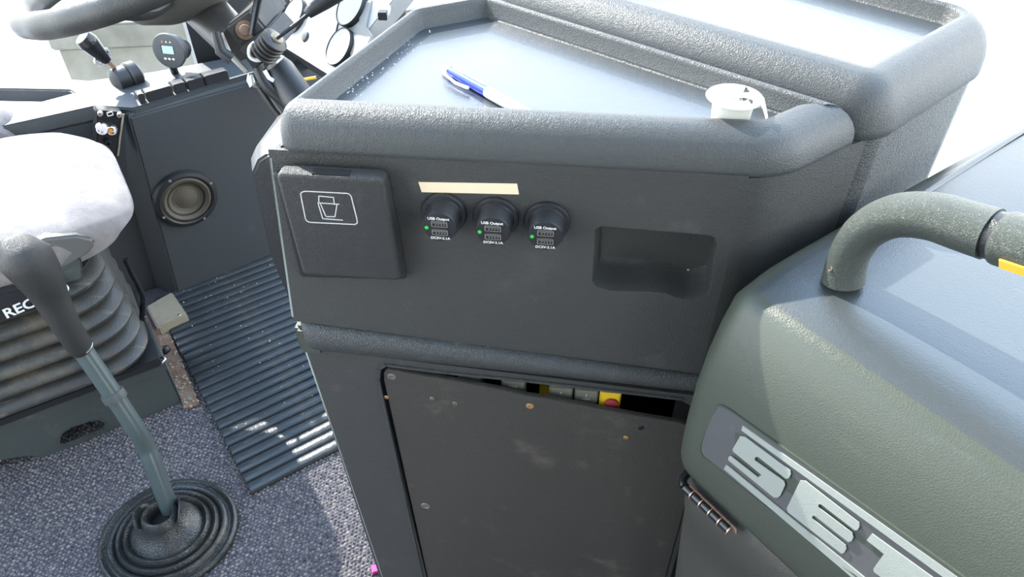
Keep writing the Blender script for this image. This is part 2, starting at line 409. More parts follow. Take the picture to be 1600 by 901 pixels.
MB().loft([pocket_ring(0.0005, 1.0, 0), pocket_ring(0.003, .99, 0), pocket_ring(0.012, .985, 0.0), pocket_ring(0.030, .975, 0.003), pocket_ring(0.036, .95, 0.008)], False, True
          ).build('storage_pocket', panel, con, ang=50)
MB().lathe([(0.002, 0), (0.0022, .001), (0.001, .002)], Fc.px(1075, 422, 1, 0.0355), (0, -1, 0), 10).build('pocket_screw', brass, con)

# right and left side shells (upper and lower)
arc = [(0.200 + 0.045 * math.sin(rad(a)) * .75, 0.045 * (1 - math.cos(rad(a))) * .75) for a in (0, 15, 30, 45)]
right = arc + [(0.300, 0.067), (0.312, 0.078)]
def shell(pts, th, z0, z1, tp=0.0):
    pl = wall_strip(pts, th)
    return MB().loft([[(p[0], p[1], z0) for p in pl], [(p[0], p[1], z1) for p in pl]])
shell(right, 0.004, 0.636, ZL + 0.002).build('right_side_panel', panel, con, ang=50)
shell([(0.2245, 0.002), (0.232, 0.006), (0.300, 0.067), (0.312, 0.078)], 0.004, 0.0, 0.636).build('right_side_panel', panel, con, ang=50)
left = [(-0.100, 0.205), (-0.128, 0.170), (-0.180, 0.010), (-0.178, 0.0005)]
pl = wall_strip(left, 0.004)
MB().loft([[(p[0] - (0.018 if z < .8 else 0), p[1], z) for p in pl] for z in (0.70, ZL + 0.002)]).build('left_side_panel', leather, con, ang=50)
pl = wall_strip([(-0.118, 0.205), (-0.146, 0.170), (-0.196, 0.012), (-0.190, 0.0005)], 0.004)
MB().loft([[(p[0] + (0.010 if z > .6 else 0.034 * 0) + (0.66 - z) * 0.055, p[1], z) for p in pl] for z in (0.0, 0.66)]).build('lower_side_panel', leather, con, ang=50)
# thin bevel down the left edge, sunlit highlight painted as a paler colour
MB().tube([(-0.1825, 0.002, 0.885), (-0.1998, 0.002, 0.705)], 0.0022, 8).build('edge_bead', sunlit_edge, con)
MB().tube([(-0.1955, 0.002, 0.655), (-0.168, 0.002, 0.16), (-0.163, 0.002, 0.02)], 0.0022, 8).build('edge_bead', sunlit_edge, con)

# side bin on the left flank
sb = []
bl = [Fc.px(395, 258, 1, 0.045), Fc.px(412, 238, 1, 0.045)]
xs = bl[0][0]
MB().loft([[(x0, y, z) for x0, y in ((-0.185 + s, 0.02), (-0.185 + s, 0.13), (xs + s + 0.012, 0.12), (xs + s, 0.10), (xs + s, 0.045), (xs + s + 0.010, 0.022))]
           for z, s in ((0.60, 0.018), (0.76, -0.004), (0.855, 0.0), (0.868, 0.008), (0.875, 0.018))]).build('side_bin', black, con, bevel=0.002)

# ledge moulding
def ledge():
    A, B = c2(470, 504), (0.226, c2(1079, 582)[1] - 0.006); A2, B2 = c2(477, 545), (0.226, c2(1060, 604)[1] - 0.004)
    rings = []
    sec = [(0.0, 0.006), (0.0, -0.0005), (0.10, -0.005), (0.28, -0.0085), (0.5, -0.0095), (0.72, -0.0075), (0.92, -0.003), (1.0, 0.0), (1.0, 0.006)]
    for t in [0.0, 0.006, 0.02, 0.05, 0.5, 1.0]:
        k = {0.0: 0.15, 0.006: 0.6, 0.02: 0.92}.get(t, 1.0)
        rings.append([(A[0] + (B[0] - A[0]) * t, y * k if y < 0 else y, (A[1] * (1 - t) + B[1] * t) * (1 - s) + (A2[1] * (1 - t) + B2[1] * t) * s) for s, y in sec])
    MB().loft(rings).build('ledge_moulding', leather, con, ang=60)
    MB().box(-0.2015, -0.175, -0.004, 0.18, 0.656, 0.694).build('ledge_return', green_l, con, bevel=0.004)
ledge()

# lower panel with the door opening
hole = [c2(590, 590), c2(593, 574), c2(603, 570.5), c2(700, 583), c2(825, 596), c2(1062, 624), (0.221, 0.606), (0.221, 0.05), (-0.098, 0.05)]
lo_o = [(-0.166, 0.02), (-0.196, 0.662), (0.226, 0.635), (0.226, 0.02)]
MB().plate(lo_o, [hole], XZ, 0.0, 0.005).build('lower_panel', panel, con)
MB().ribbon([c2(660, 901), c2(591, 592), c2(593, 575), c2(603, 569), c2(700, 581.5), c2(825, 594), c2(1064, 622)], 0.004, XZ, -0.0018, 0.001).build('opening_trim', leather, con, bevel=0.0006)
MB().box(-0.13, 0.205, 0.10, 0.104, 0.04, 0.66).build('cavity_back', dark, con)
MB().box(-0.13, 0.205, 0.006, 0.10, 0.655, 0.66).build('cavity_top', dark, con)
# access door, sagging open along its top edge
dr = thing  # alias kept simple
door_poly = [c2(668, 901), c2(600, 596), c2(599, 583), c2(606, 576), c2(640, 583), c2(713, 595), c2(781, 608), c2(823, 618), c2(860, 623), c2(935, 638), c2(1000, 650), c2(1062, 660), (0.220, 0.580), (0.220, 0.06), (-0.094, 0.06)]
door = MB().plate(door_poly, [], XZ, 0.0005, 0.006).build('access_door', door_m, con, bevel=0.0008)
edge = [Fc.px(*q, 1, 0.003) for q in ((603, 577), (640, 584), (757, 604), (823, 618), (935, 638), (1000, 650), (1064, 661))]
MB().tube(edge, [0.002, 0.0026, 0.0024, 0.0028, 0.0026, 0.0028, 0.0026], 8).build('frayed_edge', leather, door)
MB().tube([Fc.px(*q, 1, 0.006) for q in ((1010, 650), (1035, 655), (1062, 659))], [0.0006, 0.0016, 0.001], 6).build('torn_wood_edge', beige, door)
for (x, y, r, m_) in ((612, 588, .0038, screw_m), (665, 790, .0048, screw_m), (604, 620, .0022, brass), (675, 622, .0022, screw_m), (711, 630, .0024, screw_m), (828, 634, .0034, brass), (978, 683, .0022, brass), (1001, 668, .003, black)):
    p = Fc.px(x, y, 1, 0.0005)
    s_ = MB().lathe([(r * 1.25, 0), (r * 1.2, .0006), (r * .8, .001), (r * .75, .0004), (r * .2, .0003)], p, (0, -1, 0), 14)
    s_.box(p[0] - r * .8, p[0] + r * .8, p[1] - .0013, p[1] - .0004, p[2] - r * .12, p[2] + r * .12)
    s_.build('screw', m_, door)

# cup holder cover
cov = [c2(430, 268), c2(600, 276), c2(632, 438), c2(474, 431)]
def cov_ring(y, d, dz=0):
    a, b, c_, e_ = [np.array(q) for q in cov]
    return [(q[0], y, q[1]) for q in rpoly([e_, c_, b, a], 0.006, d, 5)]
K = lambda f: f
foot = [c2(426, 262), c2(612, 272), c2(640, 432), c2(470, 428)]
ff = [np.array(q) for q in foot]
base_ring = lambda y, d: [(q[0], y, q[1]) for q in rpoly([ff[3], ff[2], ff[1], ff[0]], 0.005, d, 5)]
ch = MB().loft([base_ring(-0.0002, 0.002), base_ring(-0.005, 0.001), base_ring(-0.006, 0.003)]).build('cup_holder', black, con)
front = [Fc.px(x, y, 1, -0.019) for x, y in ((429, 270), (598, 279), (628, 440), (473, 431))]
fr2 = [np.array([q[0], q[2]]) for q in front]
cring = lambda y, d: [(q[0], y, q[1]) for q in rpoly([fr2[3], fr2[2], fr2[1], fr2[0]], 0.006, d, 6)]
MB().loft([cring(-0.006, 0.0), cring(-0.015, 0.0), cring(-0.0178, 0.0008), cring(-0.0188, 0.0022), cring(-0.019, 0.004)]).build('cover', cover_m, ch, ang=50)
MB().box(fr2[0][0] + 0.030, fr2[0][0] + 0.060, -0.0175, -0.010, fr2[0][1] - 0.004, fr2[0][1] + 0.001).build('finger_notch', dark, ch)
def cc(u, v):   # icon pixels, read off an enlargement of the cover
    p = Fc.px(380 + u / 2.963, 220 + v / 2.963, 1, -0.0192); return (p[0], p[2])
ic = MB()
ol = [cc(*q) for q in ((275, 236), (290, 233), (480, 243), (492, 247), (500, 258), (527, 365), (528, 380), (518, 387), (310, 377), (295, 372), (288, 360), (267, 255), (266, 243))]
ic.ribbon(ol, 0.0009, XZ, -0.0193, -0.0189, True)
for pl_ in ([(350, 288), (350, 255), (418, 262), (422, 295)], [(346, 287), (443, 293)], [(346, 287), (368, 360), (460, 367)], [(357, 290), (383, 350), (425, 351), (434, 294)]):
    ic.ribbon([cc(*q) for q in pl_], 0.0008, XZ, -0.0193, -0.0189)
ic.build('cup_icon', icon_m, ch, flat=True)

# charging sockets
def usb(px_, py_, first):
    c0 = Fc.px(px_, py_, 1, 0.0)
    e = bpy.data.objects.new('usb_socket', None)
    body = MB().lathe([(0.0196, 0), (0.0196, .0028), (0.0188, .0042), (0.0157, .0046), (0.0150, .006), (0.0146, .0205), (0.0139, .0218), (0.0126, .0220)], (0, 0, 0), (0, -1, 0), 40).build('usb_socket', black, con)
    body.location = c0
    yf = -0.0222
    for i, z in enumerate((0.0035, -0.0048)):
        mb = MB()
        x0, x1, h = -0.0066, 0.0068, 0.0028
        for q in ((x0, x1, z + h - .0006, z + h), (x0, x1, z - h, z - h + .0006), (x0, x0 + .0008, z - h, z + h), (x1 - .0008, x1, z - h, z + h)):
            mb.box(q[0], q[1], yf - .0006, yf + .001, q[2], q[3])
        mb.box(x0 + .001, x1 - .001, yf - .0004, yf + .0006, z + .0006, z + .0013)
        mb.build('usb_port', metal, body)
        mb = MB().box(x0 + .0008, x1 - .0008, yf - .0001, yf + .0003, z - h + .0006, z + .0006)
        mb.build('port_opening', dark, body)
        mb = MB()
        for k in range(4): mb.box(-.0036 + k * .0024, -.0024 + k * .0024, yf - .0004, yf, z - .0012, z - .0002)
        mb.build('port_contacts', metal, body)
    MB().lathe([(.0017, 0), (.0015, .0006), (.0006, .001)], (-0.0108, yf + .0002, -0.0010), (0, -1, 0), 12).build('green_led', led, body)
    MB().text('USB Output', 0.0036, lambda a, b, t: (a - 0.0004, t, b + 0.0086), yf - .0002, bold=0.00008).build('lettering', lettering, body, flat=True)
    MB().text('DC5V-2.1A', 0.0034, lambda a, b, t: (a + 0.0002, t, b - 0.0108), yf - .0002, bold=0.00008).build('lettering', lettering, body, flat=True)
    return body
for q in ((694, 331), (775, 337.5), (855, 344.5)): usb(*q, False)

# tape strip (stuck on: lifts away)
tp = MB().plate([c2(659, 299.5), c2(811, 303), c2(808, 286.5), c2(654, 284)], [], XZ, -0.0006, -0.0001).build('tape_strip', tape_m, None, Fc)
tag(tp, 'beige masking tape strip stuck above the charging sockets', 'tape')

# relays seen in the gap above the door
def relay(x0, x1, ytop, yb, m_, label, txt=None, button=False, deep=0.012):
    a = Fc.px(x0, ytop, 1, deep); b = Fc.px(x1, ytop, 1, deep)
    w_ = b[0] - a[0]; zt = a[2]
    t = thing('relay' if not button else 'fuse_holder', Fc, label, 'relay' if not button else 'fuse holder', 'relays behind the access door', at=((a[0] + b[0]) / 2, deep, zt - 0.075))
    MB().box(-w_ / 2, w_ / 2, 0, 0.028, 0, 0.075).build('case', m_, t, bevel=0.0015)
    MB().box(-w_ / 2 - .001, w_ / 2 + .001, -0.001, 0.029, -0.01, 0.0).build('socket', black, t)
    if txt:
        for k, s_ in enumerate(txt):
            MB().text(s_, 0.0042, lambda u, v, q: (u, q, v + 0.066 - k * 0.0058), -0.0003).build('lettering', lettering, t, flat=True)
    if button: MB().lathe([(.0075, 0), (.0075, .003), (.006, .004)], (0.002, 0, 0.058), (0, -1, 0), 20).build('button', redm, t)
relay(715, 751, 588, 0, relay_m, 'leftmost small grey relay showing above the sagging access door', ('A R',))
relay(783, 821, 593, 0, relay_m, 'grey relay with lines of print, second from left in the gap above the door', ('TYPE', 'BOSE', '0332'))
relay(858, 896, 603, 0, relay_m, 'plain-topped grey relay left of the yellow holder, third from left in the gap', ('3',))
relay(898.5, 936, 607, 0, relay_m, 'grey relay touching the left side of the big yellow holder', ('3', '1204'))
relay(938, 972, 611, 0, yellow, 'large yellow fuse holder with round dark red button in the door gap', None, True)
relay(842, 857, 615, 0, yellow, 'small yellow block left of the third relay in the door gap', None, False, 0.022)

# ================================================================== REAR CONSOLE
rc = thing('rear_console', Fc, 'rear black leatherette console with raised tray rim, behind the front console', 'console')
ZT2 = 0.940
outer2 = [P(1338, 212, ZL), P(1558, 104, ZL), P(1180, -60, ZT2), P(755, -62, ZT2)]
nx = np.array(outer2[0]) - np.array(outer2[3])
dv0 = np.array(P(1318, 158, ZT)); dv1 = np.array(P(764, -12, ZT)); dd = (dv0 - dv1) / np.linalg.norm(dv0 - dv1); nn_ = np.array([-dd[1], dd[0]])
o2 = [np.array(P(1340, 210, ZL)), np.array(P(1559, 103, ZL)), np.array(P(1180, -80, ZT2)), dv1 + nn_ * 0.003 - dd * 0.02]
o2[0] = dv0 + nn_ * 0.003 + dd * 0.030
tray(rc, [tuple(q) for q in o2], [0.036, 0.020, 0.02, 0.040], [0.04, 0.05, 0.02, 0.02], ZL, ZT2, 0.018, rim_leather, tray_leather)
q0, q1, q2, q3 = o2
rb = [tuple(v) for v in rpoly(o2, [0.04, 0.05, 0.02, 0.02], 0.005, 6)]
MB().loft([[(x, y, 0.0) for x, y in rb], [(x, y, ZL + 0.001) for x, y in rb]]).build('console_body', leather, rc, ang=50)

def tray_dust(frame_pts, zt, n, label, seed):
    rn = random.Random(seed); m_ = MB()
    a, b = np.array(frame_pts[0]), np.array(frame_pts[1]); nrm = np.array([-(b - a)[1], (b - a)[0]]); nrm /= np.linalg.norm(nrm)
    for _ in range(n):
        p = a + (b - a) * rn.random() + nrm * abs(rn.gauss(0, .010)); q = rn.uniform(.00035, .0009)
        m_.lathe([(q, 0), (q * .7, q * .8), (q * .2, q)], (p[0], p[1], zt), n=5)
    tag(m_.build('dust_specks', carpet_dust, None, Fc, flat=True), label, 'dust', kind='stuff')
tray_dust([P(655, 45, .906), P(515, 155, .906)][::1], .9058, 70, 'white dust specks along the left edge of the front tray', 3)
tray_dust([P(1440, 62, .922), P(1215, 6, .922)], .9218, 60, 'white dust specks along the far edge of the rear tray', 5)
# ================================================================== PEN and CREAMER CUP on the tray
pa = G(697, 104, 0.913); pb = G(835, 186, 0.910)
pd = pb - pa; ppd = math.degrees(math.atan2(pd[1], pd[0])); Lp = 0.138
pf = Frame((pa[0], pa[1], 0.9108), ppd)
pen = thing('ballpoint_pen', pf, 'blue and white ballpoint pen lying on the front tray', 'pen')
X = (1, 0, 0)
MB().lathe([(.0030, 0.004), (.0042, 0.006), (.0044, 0.03), (.0046, 0.062)], (0, 0, 0), X, 18).build('upper_barrel', blue, pen)
MB().lathe([(.0047, 0.060), (.0050, 0.064), (.0050, .112), (.0042, .122), (.0022, .134), (.0008, .138)], (0, 0, 0), X, 18).build('lower_barrel', white_p, pen)
MB().lathe([(.0030, -0.004), (.0034, -0.003), (.0036, 0.006)], (0, 0, 0), X, 14).build('push_button', white_p, pen)
MB().loft([[(x, -0.0040 + dy, z + dz) for dy, dz in ((-.0028 - b, -.0015), (-.0028 - b, .0015), (-.0016 - b, .0015), (-.0016 - b, -.0015))] for x, b, z in ((0.004, -.001, .002), (0.008, .0025, .001), (0.028, .0045, 0), (0.040, .0030, 0), (0.044, .0015, 0))]).build('clip', white_p, pen, bevel=0.0003)
MB().box(0.008, 0.052, 0.0005, 0.0032, 0.0032, 0.0044).build('white_stripe', white_p, pen, bevel=0.0004)

cz_ = ZT - 0.019
cp = G(1148, 150, cz_ + 0.030)
cup = thing('creamer_cup', W0, 'small white coffee creamer cup with its foil lid half peeled, on the front tray', 'cup', at=(cp[0], cp[1], cz_ + 0.0002))
MB().lathe([(.0125, 0), (.0140, .001), (.0165, .028), (.0205, .0285), (.0207, .0297), (.0162, .0297), (.0158, .027), (.0135, .003), (.002, .0025)], n=40, cap1=True).build('cup_body', cupm, cup, ang=50)
fo = []
rg = random.Random(2)
prof = [(.0208, .0300), (.017, .0302), (.013, .0330), (.0095, .0285), (.0065, .031), (.003, .029)]
rings = []
for i, (r, z) in enumerate(prof):
    rings.append([(r * math.cos(a) , r * math.sin(a), z + (rg.uniform(-.0012, .0012) if i > 1 else 0)) for a in [rad(40 + k * 12) for k in range(23)]])
MB().loft(rings, False, False, closed=False).build('foil_lid', foil, cup, ang=30)
MB().lathe([(.0215, .0286), (.0222, .0292), (.0215, .0300), (.0165, .0300)], n=40, cap0=False, cap1=False).build('cup_rim', white_p, cup)
MB().loft([[(x, y, z), (x + wx, y + wy, z + .0005), (x + wx, y + wy, z + .0012), (x, y, z + .0007)] for x, y, z, wx, wy in
           ((-.006, -.004, .0305, .007, .007), (.004, -.010, .0335, .006, .006), (.014, -.016, .033, .005, .005), (.017, -.019, .029, .003, .003), (.020, -.023, .022, .002, .002))]).build('peeled_tab', white_p, cup, ang=60)

# ================================================================== GUIDE BOX (right foreground)
gb = thing('storage_box', Fb, 'tall green-grey leatherette box with large silver letters and a grab handle, in the right foreground', 'box')
SEC = [(0.50, 0.828), (0.30, 0.830), (0.05, 0.8305), (0.020, 0.8295), (0.010, 0.8282), (-0.018, 0.8215), (-0.026, 0.8175), (-0.0315, 0.810), (-0.041, 0.788),
       (-0.050, 0.755), (-0.055, 0.715), (-0.0565, 0.68), (-0.0555, 0.645), (-0.053, 0.622), (-0.048, 0.609), (-0.036, 0.604), (0.50, 0.604)]
def sec_in(d):
    out = []
    for i, (y, z) in enumerate(SEC):
        if i == 0: out.append((y, z - d)); continue
        if i >= len(SEC) - 1: out.append((y, z)); continue
        a = np.array(SEC[i - 1]); b = np.array(SEC[i + 1]); t = b - a; t /= np.linalg.norm(t); nn = np.array([-t[1], t[0]])
        q = np.array([y, z]) + nn * d
        out.append((q[0], max(q[1], 0.604)))
    return out
rings = []
Rr = 0.024
for th in (0, 12, 25, 40, 55, 70, 90):
    d = Rr * (1 - math.sin(rad(th))); x = -0.004 + Rr * (1 - math.cos(rad(th)))
    rings.append([(x, y, z) for y, z in sec_in(d)])
for x in (0.10, 0.25, 0.42, 0.60): rings.append([(x, y, z) for y, z in SEC])
lid = MB().loft(rings).build('box_lid', green_l, gb, ang=60)
lid.data.materials.append(lid_l)
for p in lid.data.polygons:
    if p.normal.z > 0.93: p.material_index = 1
# flat panel and raised strip moulded in the top
MB().tube([Fb.px(*q, 2, 0.8302) for q in ((1400, 327), (1454, 295), (1600, 203), (1680, 153))], 0.0030, 8, flat=0.6).build('top_bead', lid_l, gb)
# lower body
BS = [(-0.034, 0.600), (-0.040, 0.590), (-0.0415, 0.575), (-0.040, 0.535), (-0.0375, 0.531), (-0.033, 0.46), (-0.024, 0.36), (-0.010, 0.20), (-0.004, 0.0)]
def body_ring(z, y, c_):
    return [(q[0], q[1], z) for q in rpoly([(0.0 + c_, y), (0.55, y), (0.55, 0.48), (0.0 + c_, 0.48)], 0.035, 0.0, 6)]
MB().loft([body_ring(z, y, -0.002 + (0 if z > .53 else .002) + (0.6 - z) * 0.02) for y, z in BS[::-1]]).build('box_body', body_l, gb, ang=40)
# recessed name plate with letters
def yp(z): return float(np.interp(z, [0.609, 0.622, 0.645, 0.68, 0.715, 0.755], [-0.048, -0.053, -0.0555, -0.0565, -0.055, -0.050]))
def q5(u, v):
    x, y = 1090 + u / 3.137, 620 + v / 3.137
    z = 0.68
    for _ in range(6): p = Fb.px(x, y, 1, yp(z)); z = p[2]
    return (p[0], p[2])
XZb = lambda u, v, t: (u, yp(v) + t, v)
def dens(poly, st=0.012):
    out = []
    for i in range(len(poly)):
        a = np.array(poly[i]); b = np.array(poly[(i + 1) % len(poly)]); n = max(1, int(np.linalg.norm(b - a) / st))
        out += [tuple(a + (b - a) * k / n) for k in range(n)]
    return out
plate_o = [(98, 43), (110, 38), (125, 40), (160, 58), (1310, 880), (1750, 1200), (1750, 1630), (800, 885), (300, 500), (55, 305), (35, 290), (20, 265), (20, 225)]
pl_ = MB().plate(dens([q5(*q) for q in plate_o][::-1]), [], XZb, -0.0012, 0.001).build('name_plate', plate_m, gb, bevel=0.0004)
MB().ribbon([q5(*q) for q in plate_o[:6]], 0.0016, XZb, -0.0018, 0.0005).build('plate_edge', green_l, gb)
MB().ribbon([q5(*q) for q in plate_o[6:] + plate_o[:1]], 0.0016, XZb, -0.0018, 0.0005).build('plate_edge', green_l, gb)
S_ = [(215, 187), (240, 190), (462, 355), (465, 372), (455, 392), (440, 396), (303, 288), (290, 290), (287, 305), (430, 405), (437, 425), (412, 478), (398, 488), (380, 487), (157, 305), (157, 290), (168, 283), (303, 388), (320, 376), (180, 262), (178, 250)]
E_ = [(510, 403), (535, 405), (800, 610), (802, 628), (792, 645), (778, 648), (612, 520), (600, 520), (600, 535), (765, 660), (772, 680), (762, 700), (745, 705), (582, 577), (570, 577), (570, 590), (733, 720), (738, 735), (725, 758), (712, 762), (450, 560), (443, 540)]
T_ = [(862, 662), (1180, 890), (1330, 1000), (1290, 1060), (1090, 905), (1060, 880), (1040, 880), (1060, 905), (1270, 1080), (1240, 1120), (870, 850), (868, 835), (920, 762), (835, 695)]
for nm, pts in (('letter_s', S_), ('letter_e', E_), ('letter_t', T_)):
    MB().plate([q5(*q) for q in pts][::-1], [], XZb, -0.0019, -0.0010).build(nm, silver, pl_, bevel=0.0002)
for pts in ([(228, 135), (1290, 882), (1600, 1105), (1560, 1130), (1225, 885), (222, 158)], [(148, 326), (830, 882), (1300, 1262), (1260, 1275), (772, 885), (135, 347)]):
    MB().plate(dens([q5(*q) for q in pts][::-1], 0.02), [], XZb, -0.0019, -0.0010).build('letter_stripe', silver, pl_)
# hinge
ha = Fb.px(1066, 764, 1, -0.052); hb = Fb.px(1140, 828, 1, -0.052)
ha = np.array([ha[0], -0.050, (ha[2] + hb[2]) / 2]); hb = np.array([hb[0], -0.050, ha[2]])
hg = MB().plate([(ha[0] + .004, ha[2]), (hb[0] + .006, ha[2]), (hb[0] + .004, ha[2] + .0065), (ha[0] + .004, ha[2] + .0065)], [], XZ, -0.0485, -0.0475).build('hinge', rust, gb)
for k in range(5):
    a = ha + (hb - ha) * (k / 5 + 0.02); b = ha + (hb - ha) * ((k + 1) / 5 - 0.02)
    MB().tube([a, b], 0.0046, 14).build('knuckle', black_gl, hg)
    MB().tube([b, b + (hb - ha) / np.linalg.norm(hb - ha) * 0.0010], 0.0053, 14).build('knuckle_ring', copper, hg)
MB().tube([a_ for a_ in (ha - np.array([.0075, -.014, -.004]), ha - np.array([.006, -.004, -.001]), ha)], 0.0042, 12, smooth=3).build('hinge_pin', black_gl, hg)

# grab handle
hp = [Fb.px(*q, 1, 0.035) for q in ((1318, 437), (1322, 415), (1332, 388), (1352, 361), (1384, 342), (1419, 335), (1462, 339), (1504, 352), (1549, 366))]
hd = MB().tube(hp, [0.0170, .0158, .0155, .0158, .0162, .0168, .0172, .0176, .0180], 28, smooth=5, flat=0.92).build('grab_handle', handle_m, gb, ang=60)
d_ = hp[-1] - hp[-2]; d_ /= np.linalg.norm(d_); d_ = np.array([d_[0], 0, d_[2]])
g0 = hp[-1] + d_ * 0.0045
MB().tube([hp[-1] - d_ * 0.001, g0 + d_ * 0.004], 0.0155, 24).build('handle_neck', black, hd)
g1 = g0 + d_ * 0.16
MB().tube([g0, g0 + d_ * 0.0015, g0 + d_ * 0.004, g1], [0.0165, 0.018, 0.0187, 0.0187], 28, flat=0.92).build('grip_sleeve', handle_m, hd, ang=60)
no_ = np.array([0, -0.90, -0.42]); no_ = no_ - d_ * (no_ @ d_); no_ /= np.linalg.norm(no_); bn_ = np.cross(no_, d_)
st = MB(); s0 = g0 + d_ * 0.010
st.loft([[s0 + d_ * t + no_ * (0.0192 if k in (0, 1) else 0.0150) + bn_ * (0.0042 if k in (0, 3) else -0.0042) for k in range(4)] for t in (0, 0.12)])
st.build('yellow_strip', yel_strip, hd, bevel=0.0004)
sh = Fb.px(1298, 419, 1, 0.0205)
MB().lathe([(.0027, 0), (.0024, .0009), (.0016, .0006), (.0014, -.002), (.0003, -.002)], sh, (-0.62, -0.78, 0.1), 14).build('screw_hole', copper, hd)
hf = hp[-1] + d_ * 0.17; hq = [hf, hf + np.array([.03, 0, -.012]), hf + np.array([.052, 0, -.04]), hf + np.array([.056, 0, -.075])]
MB().tube([g1] + hq, 0.0165, 20, smooth=3).build('handle_foot', handle_m, hd, ang=60)
bf = hp[0]

# ================================================================== RIBBED MAT
rm = thing('ribbed_floor_mat', Fm, 'blue-black ribbed rubber floor mat between console and seat', 'mat')
mat_l, mat_w = 0.668, 0.46
MB().box(0, mat_w, 0, mat_l, -0.002, 0.0035).build('mat_base', groove_m, rm)
NR = 26; pit = mat_l / NR; rib0 = None
for i in range(NR):
    y0 = i * pit + 0.0015; y1 = y0 + pit * 0.80
    if rib0 is None:
        s_ = [(0, 0.0030), (0.0004, 0.0085), (0.0018, 0.0103), (0.40 * pit, 0.0108), (pit * .80 - 0.0018, 0.0103), (pit * .80 - 0.0004, 0.0085), (pit * .80, 0.0030)]
        rib0 = MB().loft([[(x, y, z if 0 < k < 3 else z - .003) for y, z in s_] for k, x in enumerate((0.0, 0.003, mat_w - 0.003, mat_w))]).build('rib', mat_rub, rm, ang=50)
        rib0.location = (0, y0, 0)
    else:
        c_ = rib0.copy(); COL.objects.link(c_); c_.parent = rm; c_.location = (0.0008 * math.sin(i * 2.1), y0, 0)
rs = random.Random(8)
sp = MB()
for i in range(90):
    x, y = rs.uniform(0.02, 0.33), mat_l * (1 - rs.random() ** 1.6 * 0.8); s_ = rs.uniform(.0006, .0016)
    sp.lathe([(s_, 0), (s_ * .7, s_ * .8), (s_ * .2, s_)], (x, y, 0.0103), n=5)
tag(sp.build('dust_specks', carpet_dust, None, Fm, flat=True), 'pale dust and grit specks scattered over the ribbed rubber mat', 'dust', kind='stuff')

# ================================================================== BITS ON THE FLOOR beside the mat
bk = thing('floor_bracket', Fm, 'dusty beige metal channel on the floor at the far left corner of the ribbed mat', 'bracket')
p_ = [Fm.px(*q, 2, 0.03) for q in ((228, 478), (268, 455), (292, 490), (246, 512))]
MB().loft([[(p[0] , p[1], z) for p in [p_[3], p_[2], p_[1], p_[0]]] for z in (0.0, 0.03)]).build('channel', beige, bk, bevel=0.003)
MB().lathe([(.004, 0), (.003, .002)], Fm.px(280, 492, 2, 0.0295), (0, 0, 1), 10).build('bolt', metal, bk)
rf = thing('rusty_floor_strip', Fm, 'rusty brown metal strip between the seat pedestal and the ribbed mat', 'strip')
p_ = [Fm.px(*q, 2, 0.004) for q in ((232, 515), (262, 512), (312, 632), (288, 638))]
MB().loft([[(p[0], p[1], z) for p in [p_[1], p_[0], p_[3], p_[2]][::-1]] for z in (-0.001, 0.005)]).build('strip_plate', rust, rf, bevel=0.001)
r2 = random.Random(5)
MB_ = MB()
for i in range(60):
    u, v = r2.random(), r2.random(); a = np.array(p_[0]) * (1 - u) * (1 - v) + np.array(p_[1]) * u * (1 - v) + np.array(p_[3]) * (1 - u) * v + np.array(p_[2]) * u * v
    s_ = r2.uniform(.001, .004); MB_.lathe([(s_, 0), (s_ * .8, s_ * .6), (s_ * .2, s_ * .8)], (a[0], a[1], 0.005), n=6)
MB_.build('grit', beige, rf)['kind'] = 'stuff'
pb_ = G(296, 624, 0.004)
tag(MB().lathe([(.006, -.004), (.009, 0), (.006, .005), (.001, .006)], pb_, (0.2, 0, 1), 12, sy=.7).build('pebble', relay_m), 'small pale green pebble at the lower end of the rusty strip', 'pebble')
pe = G(258, 545, 0.012)
tag(MB().lathe([(.008, -.010), (.011, -.004), (.009, .004), (.004, .008)], pe, (0, 0, 1), 16).build('rubber_plug', black), 'round black rubber plug at the upper end of the rusty strip', 'plug')
pk_ = G(588, 889, 0.004)
tag(MB().box(-.008, .006, -.006, .008, -.003, .004).build('pink_scrap', pink, None, Frame(pk_, 20), bevel=0.001), 'tiny bright pink plastic scrap on the carpet at the foot of the console', 'scrap')
pw = Frame(G(8, 740, 0.0), 20)
bt = thing('plastic_bottle', pw, 'white bottle with lime label lying on the carpet below the seat pedestal', 'bottle')
MB().lathe([(.012, -.10), (.028, -.085), (.030, -.02), (.028, .005), (.014, .022), (.012, .034)], (-.02, 0.035, .030), (1, .25, 0), 24).build('bottle_body', white_p, bt, ang=50)
MB().lathe([(.0305, -.06), (.0308, -.058), (.0308, -.015), (.0305, -.013)], (-.02, 0.035, .030), (1, .25, 0), 24).build('bottle_label', lime, bt)

